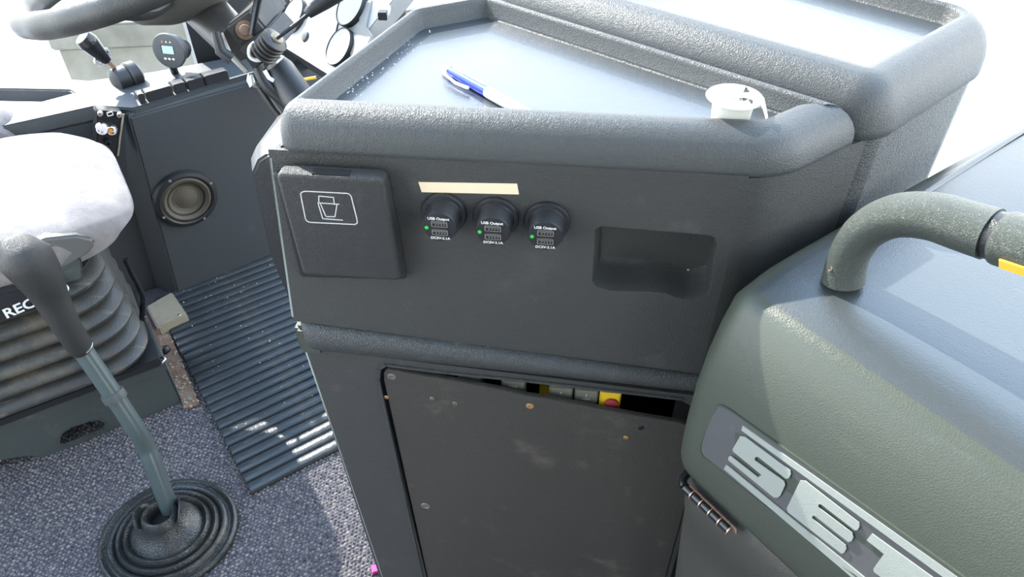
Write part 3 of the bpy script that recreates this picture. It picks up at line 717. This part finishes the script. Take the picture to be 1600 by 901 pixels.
# ================================================================== GEAR LEVER
gc = G(266, 835, 0.0)
gl = thing('gear_lever', W0, 'long bent green-grey gear lever with black foam grip and round rubber gaiter', 'gear lever', at=tuple(gc))
prof = [(.118, 0), (.1195, .004), (.118, .010), (.1135, .012), (.109, .007), (.106, .0045), (.103, .0055), (.1015, .013), (.0975, .017), (.093, .015), (.0915, .0095), (.089, .0085), (.0875, .016), (.0835, .021),
        (.079, .018), (.0775, .0125), (.075, .012), (.0735, .020), (.069, .026), (.065, .022), (.063, .018), (.058, .024), (.048, .033), (.039, .041), (.033, .054), (.030, .066), (.025, .070), (.021, .066), (.020, .04)]
MB().lathe(prof, n=72, sx=1.0, sy=.94, cap1=False).build('gaiter', rubber, gl, ang=70)
MB().lathe([(.0205, .045), (.006, .046)], n=24, cap0=False).build('gaiter_throat', dark, gl)
def flap(a0, a1, r0, h, lean, name='torn_flap'):
    rg_ = []
    for k in range(7):
        a = rad(a0 + (a1 - a0) * k / 6); hh = h * math.sin(math.pi * (k + .5) / 7) ** 0.6
        ro = [(r0 + i_ * lean, 0.050 + hh * i_) for i_ in (0, .5, 1)]
        rg_.append([(r * math.cos(a), r * math.sin(a), z) for r, z in ro] + [((r - .002) * math.cos(a), (r - .002) * math.sin(a), z) for r, z in ro[::-1]])
    MB().loft(rg_).build(name, rubber, gl, ang=60)
flap(-20, 60, 0.030, 0.034, 0.010); flap(140, 215, 0.034, 0.022, 0.008)
lv = [G(266, 797, .045), G(258, 775, .075), G(238, 722, .14), G(229, 700, .165), G(212, 670, .21), G(178, 618, .275), G(128, 545, .36)]
lv = [q - gc for q in lv]
MB().tube(lv, 0.0150, 24, smooth=4).build('lever_tube', tube_m, gl, ang=60)
gp = [G(126, 543, .365), G(102, 505, .42), G(80, 465, .47), G(62, 432, .51), G(40, 402, .545), G(20, 376, .565)]
gp = [q - gc for q in gp]
MB().tube([gp[0] + (gp[0] - gp[1]) * .02] + gp, [.0150, .0195, .0215, .0255, .0330, .0380, .020], 28, smooth=4, flat=.9).build('foam_grip', grip_m, gl, ang=60)
ax_ = gp[1] - gp[0]; ax_ /= np.linalg.norm(ax_)
MB().lathe([(.0160, -.002), (.0182, -.001), (.0182, .001), (.0160, .002)], gp[0], ax_, 28).build('grip_ring', chrome, gl)
cl = lv[5] ; a5 = lv[6] - lv[5]; a5 /= np.linalg.norm(a5)
MB().lathe([(.0155, -.008), (.0185, -.007), (.0190, .0), (.0185, .007), (.0155, .008)], cl, a5, 28).build('clamp_collar', ped_m, gl)
gt = gp[4]
MB().tube([gt + np.array([-.10, .01, .0]), gt + np.array([-.05, .005, .010]), gt + np.array([-.01, 0, .008])], [.020, .024, .024], 24, smooth=3).build('grip_head', grip_m, gl, ang=60)

# ================================================================== DRIVER SEAT
ds = thing('driver_seat', Fs, "driver's suspension seat with grey velour cushion, black bellows and steel pedestal", 'seat')
def cushion():
    x0, x1, y0, y1, z0, z1 = -0.52, 0.060, -0.044, 0.37, 0.400, 0.502
    n = 30; V = []; Fq = []
    # superellipsoid style box
    cx_, cy_, cz2 = (x0 + x1) / 2, (y0 + y1) / 2, (z0 + z1) / 2; hx, hy, hz = (x1 - x0) / 2, (y1 - y0) / 2, (z1 - z0) / 2
    rings = []
    for i in range(21):
        ph = -math.pi / 2 + math.pi * i / 20
        cz_p = math.copysign(abs(math.sin(ph)) ** 0.55, math.sin(ph)); cr = math.cos(ph) ** 0.55 if math.cos(ph) > 1e-6 else 0.0
        cr = max(cr, 0.02); r_ = []
        for k in range(72):
            a = 2 * math.pi * k / 72
            ca = math.copysign(abs(math.cos(a)) ** 0.42, math.cos(a)); sa = math.copysign(abs(math.sin(a)) ** 0.42, math.sin(a))
            cut = 0.018 if (ca > .5 and cz_p < 0) else 0
            x = cx_ + (hx - (0.022 if cz_p < -.2 else 0)) * cr * ca; y = cy_ + hy * cr * sa; z = cz2 + hz * cz_p
            z += 0.006 * math.sin(x * 22 + 1) * math.sin(y * 15) * (cz_p > .3)
            if x > -0.02: z -= (x + 0.02) * 0.22 * (cz_p > 0)
            r_.append((x, y, z))
        rings.append(r_)
    MB().loft(rings).build('cushion', fabric, ds, ang=80)
cushion()
_b = Fs.w2l(G(0, 197, .50))
MB().lathe([(.002, -.075), (.04, -.068), (.062, -.04), (.070, 0), (.062, .04), (.04, .066), (.002, .075)], _b + np.array([-.03, .09, -.055]), (0, 1, 0), 28).build('side_bolster', fabric, ds)
# pale triangular shell under the cushion
shl = [Fs.px(*q, 1, -0.040) for q in ((30, 450), (40, 385), (72, 373), (120, 368), (146, 374), (150, 382), (138, 397), (90, 428))]
MB().loft([[(p[0], p[1] + dy, p[2]) for p in shl] for dy in (0.0, 0.06)]).build('seat_shell', shell_m, ds, bevel=0.004, seg=3)
MB().box(-0.42, -0.09, -0.056, 0.20, 0.375, 0.405).build('seat_pan', black, ds, bevel=0.006)
blk = [Fs.px(*q, 1, -0.052) for q in ((86, 430), (128, 408), (130, 436), (92, 447))]
MB().loft([[(p[0], p[1] + dy, p[2]) for p in blk] for dy in (0.0, 0.04)]).build('mount_bracket', ped_m, ds, bevel=0.003)
# bellows
bs = []
cuts = [0.17, 0.215, 0.255, 0.295, 0.335, 0.378]
def bring(z, g, tw): 
    y_in = -0.055 + g
    return [(q[0], q[1], z) for q in rpoly([(-0.50, y_in), (-0.005 - g - (z - .17) * 0.0, y_in), (-0.005 - g, 0.25 - g), (-0.50, 0.25 - g)], [0.02, 0.085, 0.06, 0.02], 0, 9)]
rr_ = []
zs = np.linspace(0.165, 0.388, 7)
for i in range(6):
    z0, z1 = zs[i], zs[i + 1]; dz = z1 - z0; s_ = 0.010 * i * .25
    rr_ += [bring(z0, 0.030 + s_, 0), bring(z0 + dz * .12, 0.014 + s_, 0), bring(z0 + dz * .35, 0.004 + s_, 0), bring(z0 + dz * .55, 0.002 + s_, 0), bring(z0 + dz * .78, 0.008 + s_, 0), bring(z0 + dz * .93, 0.018 + s_, 0)]
rr_.append(bring(zs[-1], 0.030, 0))
MB().loft(rr_).build('bellows', bellow_m, ds, ang=55)
# badge band with lettering
bd = [Fs.px(*q, 1, -0.063) for q in ((-40, 500), (-40, 470), (95, 437), (100, 446), (92, 465))]
MB().loft([[(p[0], p[1] + dy, p[2]) for p in bd] for dy in (0.0, 0.02)]).build('badge_band', black, ds, bevel=0.002)
la = Fs.px(6, 492, 1, -0.0635); lb = Fs.px(90, 456, 1, -0.0635)
Lw = lb[0] - la[0]; sl = (lb[2] - la[2]) / Lw
MB().text('RECARO', 0.026, lambda a, b, t: (la[0] + a, t, la[2] + sl * a + b), -0.0638, align='LEFT', bold=0.0006, sx=1.0).build('lettering', lettering, ds, flat=True)
# base rails and pedestal
MB().box(-0.50, -0.004, -0.035, 0.20, 0.145, 0.165).build('base_frame', black, ds, bevel=0.003)
MB().box(-0.50, 0.0, -0.012, -0.004, 0.108, 0.140).build('slide_rail', ped_m, ds, bevel=0.002)
MB().tube([(-0.5, -0.016, 0.138), (-0.05, -0.016, 0.138), (-0.004, -0.016, 0.136), (0.004, -0.010, 0.136), (0.002, 0.002, 0.136)], 0.0028, 8).build('release_wire', chrome, ds)
hole_ = [Fs.px(*q, 1, 0.0) for q in ((93, 688), (97, 678), (112, 668), (140, 659), (158, 656), (167, 662), (165, 672), (150, 684), (125, 695), (104, 700), (95, 697))]
hole_ = [(p[0], max(p[2], 0.008) + 0.004) for p in hole_][::-1]
po = [(-0.50, 0.10), (-0.285, 0.022), (-0.266, 0.0), (0.0, 0.0), (0.0, 0.130), (-0.50, 0.130)]
pd_ = MB().plate(po, [hole_], XZ, 0.0, 0.004)
pd_.build('pedestal', ped_m, ds)
MB().loft([[(x, y, z) for x, y in wall_strip([(0.0, 0.0), (0.0, 0.12)], 0.004)] for z in (0, .140)]).build('pedestal_side', ped_m, ds)
MB().ribbon(hole_, 0.004, XZ, -0.0015, 0.001, True).build('hole_rim', ped_m, ds, bevel=0.0006)
MB().box(-0.5, 0.0, 0.16, 0.165, 0, 0.12).build('pedestal_back', rust, ds)
# bent steel adjusting rod at the right of the bellows
rod = [Fs.px(*q, 1, 0.07) for q in ((196, 405), (205, 425), (220, 455), (223, 470), (221, 500), (214, 522), (200, 535))]
MB().tube(rod, 0.0052, 12, smooth=4).build('adjusting_rod', black_gl, ds)

# ================================================================== DASHBOARD
ZD = 0.484
db = thing('dashboard', Fd, "dark grey driver's dash pillar with round loudspeaker and switch row, left of the console", 'dashboard')
pd3 = lambda x, y, z: tuple(Fd.px(x, y, 2, z)[:2])
MB().loft([[(x, y, z) for x, y in pts_] for z, pts_ in ((0.0, [(0, 0), (0.62, 0), (0.62, 0.14), (-0.07, 0.14)]), (ZD - .016, [(0.038, 0.0), (0.62, 0.0), (0.62, 0.14), (-0.03, 0.14)]), (ZD - .006, [(0.045, 0.010), (0.62, 0.010), (0.62, 0.14), (-0.03, 0.14)]))]).build('dash_panel', dash_m, db, ang=30, bevel=0.003)
ltop = [pd3(-60, 212, ZD), pd3(150, 166, ZD), pd3(207, 170, ZD), (0.30, 0.010), (0.62, .01), (0.62, 0.06), pd3(240, 112, ZD), pd3(140, 126, ZD), pd3(-60, 112, ZD)]
hol = [pd3(-55, 138, ZD), pd3(108, 141, ZD), pd3(116, 146, ZD), pd3(95, 155, ZD), pd3(25, 177, ZD), pd3(-55, 197, ZD)]
MB().plate(ltop, [hol], lambda u, v, t: (u, v, t), ZD - 0.030, ZD + 0.001).build('dash_ledge', dash_m, db, bevel=0.003)
MB().loft([[(x, y, z) for x, y in hol] for z in (ZD - 0.075, ZD - 0.07)]).build('ledge_trough', dash_m, db)
lside = wall_strip([(0.036, 0.004), pd3(150, 167, ZD), pd3(-60, 213, ZD)], -0.02)
MB().loft([[(x, y + 0.004, z) for x, y in lside] for z in (0.0, ZD - 0.032)]).build('dash_side', dash_m, db)
tr = [pd3(20, 172, ZD), pd3(132, 142, ZD), pd3(140, 148, ZD), pd3(138, 153, ZD), pd3(22, 184, ZD)]
MB().loft([[(x, y, z) for x, y in tr[::-1]] for z in (ZD - 0.002, ZD + 0.0012)]).build('ledge_slot', black, db)
# loudspeaker
spc = Fd.px(290, 309, 1, 0.0)
sk = MB().lathe([(.071, 0), (.072, .002), (.068, .012), (.060, .014), (.056, .012), (.055, .001)], spc, (0, -1, 0), 56, sx=1.0, sy=1.0, cap1=False).build('loudspeaker', black, db)
MB().lathe([(.055, .0095), (.050, .0120), (.045, .0095), (.038, .0045), (.030, .0020), (.0285, .0030), (.027, .0020), (.022, .0030), (.012, .0060), (.001, .0070)], spc, (0, -1, 0), 48, cap0=False).build('speaker_cone', rust if False else mat('cone_brown', (0.085, 0.072, 0.052), 0.6, grain=(300, 60), bump=0.2), sk)
MB().lathe([(.041, .0070), (.042, .0085), (.040, .0080), (.039, .0055)], spc, (0, -1, 0), 40, cap0=False, cap1=False).build('cone_ring', black, sk)
for a in (20, 110, 200, 290):
    MB().lathe([(.0035, .0125), (.003, .0145), (.001, .015)], spc + np.array([.0640 * math.cos(rad(a)), 0, .0640 * math.sin(rad(a))]), (0, -1, 0), 10).build('speaker_screw', metal, sk)
# switch row
for i, (xa, xb) in enumerate(((216, 226), (228, 269), (271, 290), (292, 318), (320, 356))):
    ya = 152 - (xa - 216) * 0.275
    a = Fd.px(xa, ya, 2, ZD + .016); b = Fd.px(xb, ya - (xb - xa) * .275, 2, ZD + .016)
    MB().loft([[(a[0], a[1] - .002, z), (b[0] - .001, b[1] - .002, z), (b[0] - .001, b[1] + .040 - dd_, z), (a[0], a[1] + .040 - dd_, z)] for z, dd_ in ((ZD, 0), (ZD + .014, 0), (ZD + .022, .02))]).build('rocker_switch', black, db, bevel=0.0015)
# ignition socket module
im = [Fd.px(*q, 1, -0.008) for q in ((152, 172), (192, 176), (184, 245), (150, 245))]
imo = MB().loft([[(p[0], p[1] + dy, p[2]) for p in im] for dy in (0.0, 0.03)]).build('ignition_module', black_gl, db, bevel=0.002)
MB().tube([Fd.px(*q, 1, -0.010) for q in ((193, 178), (188, 210), (184, 243))], 0.002, 6).build('module_bead', beige, imo)
for q, r, m_ in (((160, 200), .013, chrome), ((175, 202), .011, chrome), ((157, 176), .005, metal), ((187, 178), .005, metal), ((170, 222), .006, black)):
    p = Fd.px(*q, 1, -0.010); MB().lathe([(r, 0), (r, .008), (r * .8, .012), (r * .6, .012), (r * .55, .004), (.0005, .004)], p, (-.3, -1, .2), 20).build('lock_ring', m_, imo)
p = Fd.px(172, 204, 1, -0.016); MB().lathe([(.006, 0), (.005, .003), (.001, .004)], p, (-.3, -1, .2), 14).build('amber_lamp', amber, imo)
p = Fd.px(172, 178, 1, -0.0095); MB().ribbon([(p[0] - .005, p[2] - .0035), (p[0] + .005, p[2] - .0035), (p[0] + .005, p[2] + .0035), (p[0] - .005, p[2] + .0035)], .0015, XZ, -.0098, -.008, True).build('white_mark', lettering, imo)

# round display on the ledge
rd_ = Fd.px(263, 80, 1, 0.10)
vw = Fd.R.T @ (-ray(263, 80)); vw /= np.linalg.norm(vw)
nd = vw + np.array([-0.95, -0.1, -0.15]); nd /= np.linalg.norm(nd)
rdf = thing('round_display', Fd, 'round black gauge with small blue screen and three buttons on the dash ledge', 'gauge', at=tuple(rd_))
MB().lathe([(.030, -.030), (.032, -.010), (.0385, -.009), (.0400, -.004), (.0385, .0), (.034, .001)], (0, 0, 0), nd, 44, sx=.95, sy=.95).build('gauge_body', dash_m, rdf)
ux = np.cross((0, 0, 1), nd); ux /= np.linalg.norm(ux); uy = np.cross(nd, ux)
dfn = lambda a, b, t: tuple(a * ux + b * uy + t * nd)
MB().plate([(-.016, -.006), (.014, -.006), (.014, .013), (-.016, .013)], [], dfn, .0010, .0022).build('screen_bezel', black, rdf, bevel=0.0004)
MB().plate([(-.012, -.005), (.014, -.005), (.014, .012), (-.012, .012)], [], dfn, .0022, .0026).build('screen', lcd, rdf)
for k in (-1, 0, 1):
    MB().lathe([(.0036, .001), (.003, .003), (.001, .0036)], tuple(k * .0095 * ux - .017 * uy), nd, 12).build('button', chrome, rdf)
    MB().plate([(k * .0095 - .002, .0185), (k * .0095 + .002, .0185), (k * .0095, .0225)], [], dfn, .0010, .0014).build('warning_mark', amber if k < 0 else lettering, rdf, flat=True)
MB().tube([(0, .004, -.036), (.004, .02, -.06), (.004, .02, rd_[2] * 0 - (rd_[2] - ZD))], 0.008, 12).build('stand', black, rdf)
MB().tube([tuple(-.03 * nd), tuple(-.05 * nd + np.array([0, 0, -.01]))], .022, 16).build('rear_connector', black, rdf)

# park brake lever
bb = Fd.px(203, 128, 2, ZD)
pbx = thing('park_brake_lever', Fd, 'short park brake lever with rounded black knob leaning left on the dash ledge', 'lever', at=(bb[0], bb[1], ZD))
o_ = np.array([bb[0], bb[1], ZD])
ax0 = Fd.px(184, 125, 1, bb[1]); ax1 = Fd.px(222, 125, 1, bb[1] + .012)
dcy = ax1 - ax0; dcy[2] = 0; dcy /= np.linalg.norm(dcy)
MB().lathe([(.018, -.032), (.026, -.030), (.027, -.004), (.025, -.002), (.027, 0), (.030, .002), (.029, .020), (.020, .026), (.004, .028)], (0.0, 0, .012), dcy, 32).build('lever_housing', black, pbx)
lp = [Fd.px(*q, 1, bb[1]) - o_ for q in ((190, 122), (180, 108), (168, 95), (150, 78), (138, 66), (128, 58))]
MB().tube(lp[:4], [.0055, .0045, .0045, .006], 12, smooth=3).build('lever_stem', rust, pbx)
MB().tube(lp[2:], [.010, .017, .021, .017], 20, smooth=5).build('lever_knob', black_gl, pbx)
for q in ((166, 82), (154, 96)):
    c_ = Fd.px(*q, 1, bb[1]) - o_
    MB().lathe([(.009, -.003), (.010, 0), (.009, .003), (.0035, .003), (.0035, -.003)], c_, (.3, -1, .3), 18).build('release_collar', chrome, pbx)

# ================================================================== STEERING WHEEL AND COLUMN
WC = np.array([-0.5117, 1.1547, 0.8565]); WN = np.array([-0.2834, -0.0008, 0.9590])
stw = thing('steering_column', W0, 'large black steering wheel on its bracketed column with spring-booted stalk', 'steering wheel', at=tuple(WC))
wa = np.cross(WN, (0, 0, 1)); wa /= np.linalg.norm(wa); wb = np.cross(WN, wa)
def wpt(r, a, h=0.0): return r * (math.cos(a) * wa + math.sin(a) * wb) + h * WN
rings = []
for k in range(96):
    a = 2 * math.pi * k / 96; ro = wpt(1, a); 
    rings.append([wpt(.225, a) + (.0175 + .0012 * math.cos(a * 24)) * math.cos(t) * ro + .0185 * math.sin(t) * WN for t in np.linspace(0, 2 * math.pi, 16, endpoint=False)])
rings.append(rings[0]); MB().loft(rings, False, False).build('wheel_rim', wheel_m, stw, ang=80)
hub_dir = None
MB().lathe([(.035, -.088), (.060, -.082), (.092, -.066), (.108, -.045), (.112, -.022), (.095, 0.0), (.04, .008)], (0, 0, 0), WN, 48).build('wheel_hub', hub_m, stw, ang=60)
for a in (rad(0), rad(120), rad(180), rad(300)):
    MB().tube([wpt(.08, a, -.03), wpt(.15, a, -.03), wpt(.222, a, -.002)], [.030, .022, .014], 14, flat=.6, smooth=4).build('spoke', wheel_m, stw)
# column tube down behind the console
ch0 = -.07 * WN; ce = G(505, 215, 0.50) - WC
MB().tube([ch0, G(372, 68, .76) - WC], [.034, .030], 24).build('upper_column', bracket_m, stw)
# clamp bracket box, aligned with the column in the view
def onr(x, y, rg):
    r = ray(x, y); return CAM + r / np.linalg.norm(r) * rg - WC
R1 = 1.16
bx = [onr(*q, R1) for q in ((352, 40), (408, 8), (452, 66), (396, 122))]
dep = np.array([0.02, 0.065, 0.012])
dep = dep
tops = [(353, 38), (392, 14), (414, 57), (375, 82)]
bA = [onr(*q, R1) for q in ((350, 43), (390, 14), (416, 46), (373, 77))]
MB().loft([[p for p in bA[::-1]], [p + dep for p in bA[::-1]]]).build('column_bracket', bracket_m, stw, bevel=0.003)
bB = [onr(*q, R1 - .012) for q in ((372, 77), (414, 47), (439, 74), (396, 111))]
MB().loft([bB[::-1], [p + dep * .8 for p in bB[::-1]]]).build('switch_block', bracket_m, stw, bevel=0.002)
MB().lathe([(.013, 0), (.013, .003), (.008, .004), (.007, .010), (.003, .012)], onr(383, 47, R1 - .003), tuple(-ray(383, 47)), 22).build('pivot_bolt', rust, stw)
MB().tube([onr(*q, R1 - .02) for q in ((337, 50), (345, 80), (362, 92))], [.006, .008, .009], 10).build('side_catch', black, stw)
MB().tube([onr(*q, R1 - .006) for q in ((344, 52), (358, 84), (386, 112))], .0045, 8).build('bright_edge', metal, stw)
# white retaining clip
MB().tube([onr(*q, R1 - .022) for q in ((398, 66), (390, 74), (390, 88), (400, 94), (412, 92), (415, 88))], .0028, 8, smooth=3).build('white_clip', white_p, stw)
MB().lathe([(.006, 0), (.005, .003)], onr(403, 80, R1 - .024), tuple(-ray(403, 80)), 12).build('red_insert', redm, stw)
# spring boot and stalk
s0_, s1_ = onr(410, 84, R1 - .02), onr(432, 60, R1 - .04)
dv = s1_ - s0_; Lb = np.linalg.norm(dv); pr = []
for i in range(5):
    t = i / 5 * Lb; pr += [(.0165, t), (.0185, t + Lb * .05), (.0185, t + Lb * .12), (.0150, t + Lb * .17)]
pr += [(.013, Lb), (.008, Lb + .001)]
MB().lathe(pr, s0_, dv, 28).build('spring_boot', rust if False else bracket_m, stw, ang=50)
MB().lathe([(.009, 0), (.009, .003), (.004, .004)], s1_, dv, 18).build('boot_cap', beige, stw)
sr = R1 - .05
MB().tube([onr(432, 60, sr), onr(462, 38, sr), onr(482, 22, sr)], .0028, 10).build('stalk_rod', black, stw)
MB().tube([onr(480, 23, sr), onr(486, 17, sr), onr(510, 0, sr), onr(545, -22, sr)], [.0065, .0085, .0115, .0120], 12).build('stalk_grip', black, stw)
MB().tube([onr(*q, R1 - .02) for q in ((393, 55), (399, 20), (408, -25))], [.0045, .005, .006], 8).build('wiper_stalk', black_gl, stw)
# sheathed lower column and loom
MB().tube([onr(424, 100, R1 + .01), onr(436, 112, R1 + .01), onr(470, 160, R1 - .02), onr(520, 225, R1 - .06), np.array([-0.33, 1.12, 0.01]) - WC], [.020, .024, .024, .024, .026], 22).build('lower_column', black, stw)
MB().lathe([(.020, 0), (.021, .004), (.016, .010), (.004, .013)], onr(428, 104, R1 + .008), onr(424, 98, R1) - onr(436, 114, R1), 24).build('column_cap', metal, stw)
MB().tube([onr(*q, R1 - .01) for q in ((402, 105), (418, 135), (452, 165), (490, 205))], [.007, .009, .009, .009], 12, smooth=4).build('wiring_loom', black, stw)
MB().tube([onr(*q, R1 - .015) for q in ((413, 110), (420, 122), (428, 126))], .0032, 8).build('cable_tie', white_p, stw)
MB().tube([onr(*q, R1) for q in ((394, 116), (396, 130), (410, 129))], [.006, .009, .004], 10, smooth=3).build('cable_clamp', chrome, stw)
MB().tube([onr(*q, R1 + .12) for q in ((455, 122), (475, 124), (494, 121))], .0025, 6).build('cable_tie', yel_strip, stw)
MB().tube([onr(*q, R1 + .03) for q in ((400, 128), (428, 170), (462, 212))], .006, 8).build('loom_edge', black, stw)

# ================================================================== INSTRUMENT PANEL
ipo = CAM + ray(480, 60) / np.linalg.norm(ray(480, 60)) * 1.42
ip = thing('instrument_panel', W0, 'sunlit instrument panel with round gauges, behind the steering column', 'instrument panel', at=tuple(ipo))
IN = np.array([-0.62, -0.42, 0.62]); IN /= np.linalg.norm(IN)
def ipx(x, y, off=0.0):
    r = ray(x, y); p0 = ipo + IN * off; return CAM + r * (((p0 - CAM) @ IN) / (r @ IN)) - ipo
ipoly = [ipx(*q) for q in ((432, 66), (515, 118), (525, 108), (640, -30), (410, -60), (405, 10))]
MB().loft([ipoly[::-1], [p - IN * .03 for p in ipoly[::-1]]]).build('panel_face', cluster_m, ip, bevel=0.003)
side_ = [ipx(432, 66), ipx(515, 118), ipx(640, -30)]
MB().loft([[ipx(428, 64, -.031), ipx(528, 126, -.031), ipx(650, -20, -.031), ipx(650, -20, -.10), ipx(528, 126, -.16), ipx(428, 64, -.16)],
           [ipx(424, 64, -.20), ipx(532, 130, -.20), ipx(650, -20, -.20), ipx(650, -10, -.22), ipx(528, 136, -.22), ipx(428, 74, -.22)]]).build('panel_back', dash_m, ip)
for (x, y, r) in ((433, 16, .040), (463, 26, .033), (553, 12, .036), (535, 76, .033)):
    c_ = ipx(x, y)
    g_ = MB().lathe([(r * 1.0, 0), (r * 1.01, .008), (r * .97, .010), (r * .93, .009)], c_, IN, 36, cap1=False).build('gauge', black, ip)
    MB().lathe([(r * .95, .0085), (.001, .0085)], c_, IN, 32, cap0=False).build('gauge_face', dial, g_)
MB().tube([ipx(539, -10, .001), ipx(513, 100, .001)], .0012, 6).build('panel_seam', dash_m, ip)
p4 = [ipx(*q, .003) for q in ((545, 62), (548, 90), (572, 72), (580, 55), (572, 42), (580, 0), (560, 5), (562, 40))]
MB().loft([p4[::-1], [p - IN * .004 for p in p4[::-1]]]).build('panel_insert', shell_w, ip)
MB().lathe([(.010, 0), (.008, .004), (.004, .005)], ipx(478, 58), IN, 14).build('reset_knob', dash_m, ip)
MB().lathe([(.014, 0), (.010, .012), (.004, .014)], ipx(601, 20, .01), IN, 18).build('hazard_button', white_p, ip)
MB().box(-.006, .008, -.006, .008, 0, .012).build('button_insert', black, ip, bevel=.001).location = ipx(598, 30, .02)
# dark footwell bulkhead behind the column
bk2 = [Fd.px(*q, 1, 0.16) for q in ((395, 40), (560, 40), (620, 420), (300, 420))]
b2 = MB().box(.24, .80, 0.16, 0.19, 0.0, ZD + .12).build('bulkhead', black, None, Fd)
tag(b2, kind='structure'); b2.name = 'wall_front'
bpy.context.view_layer.update()
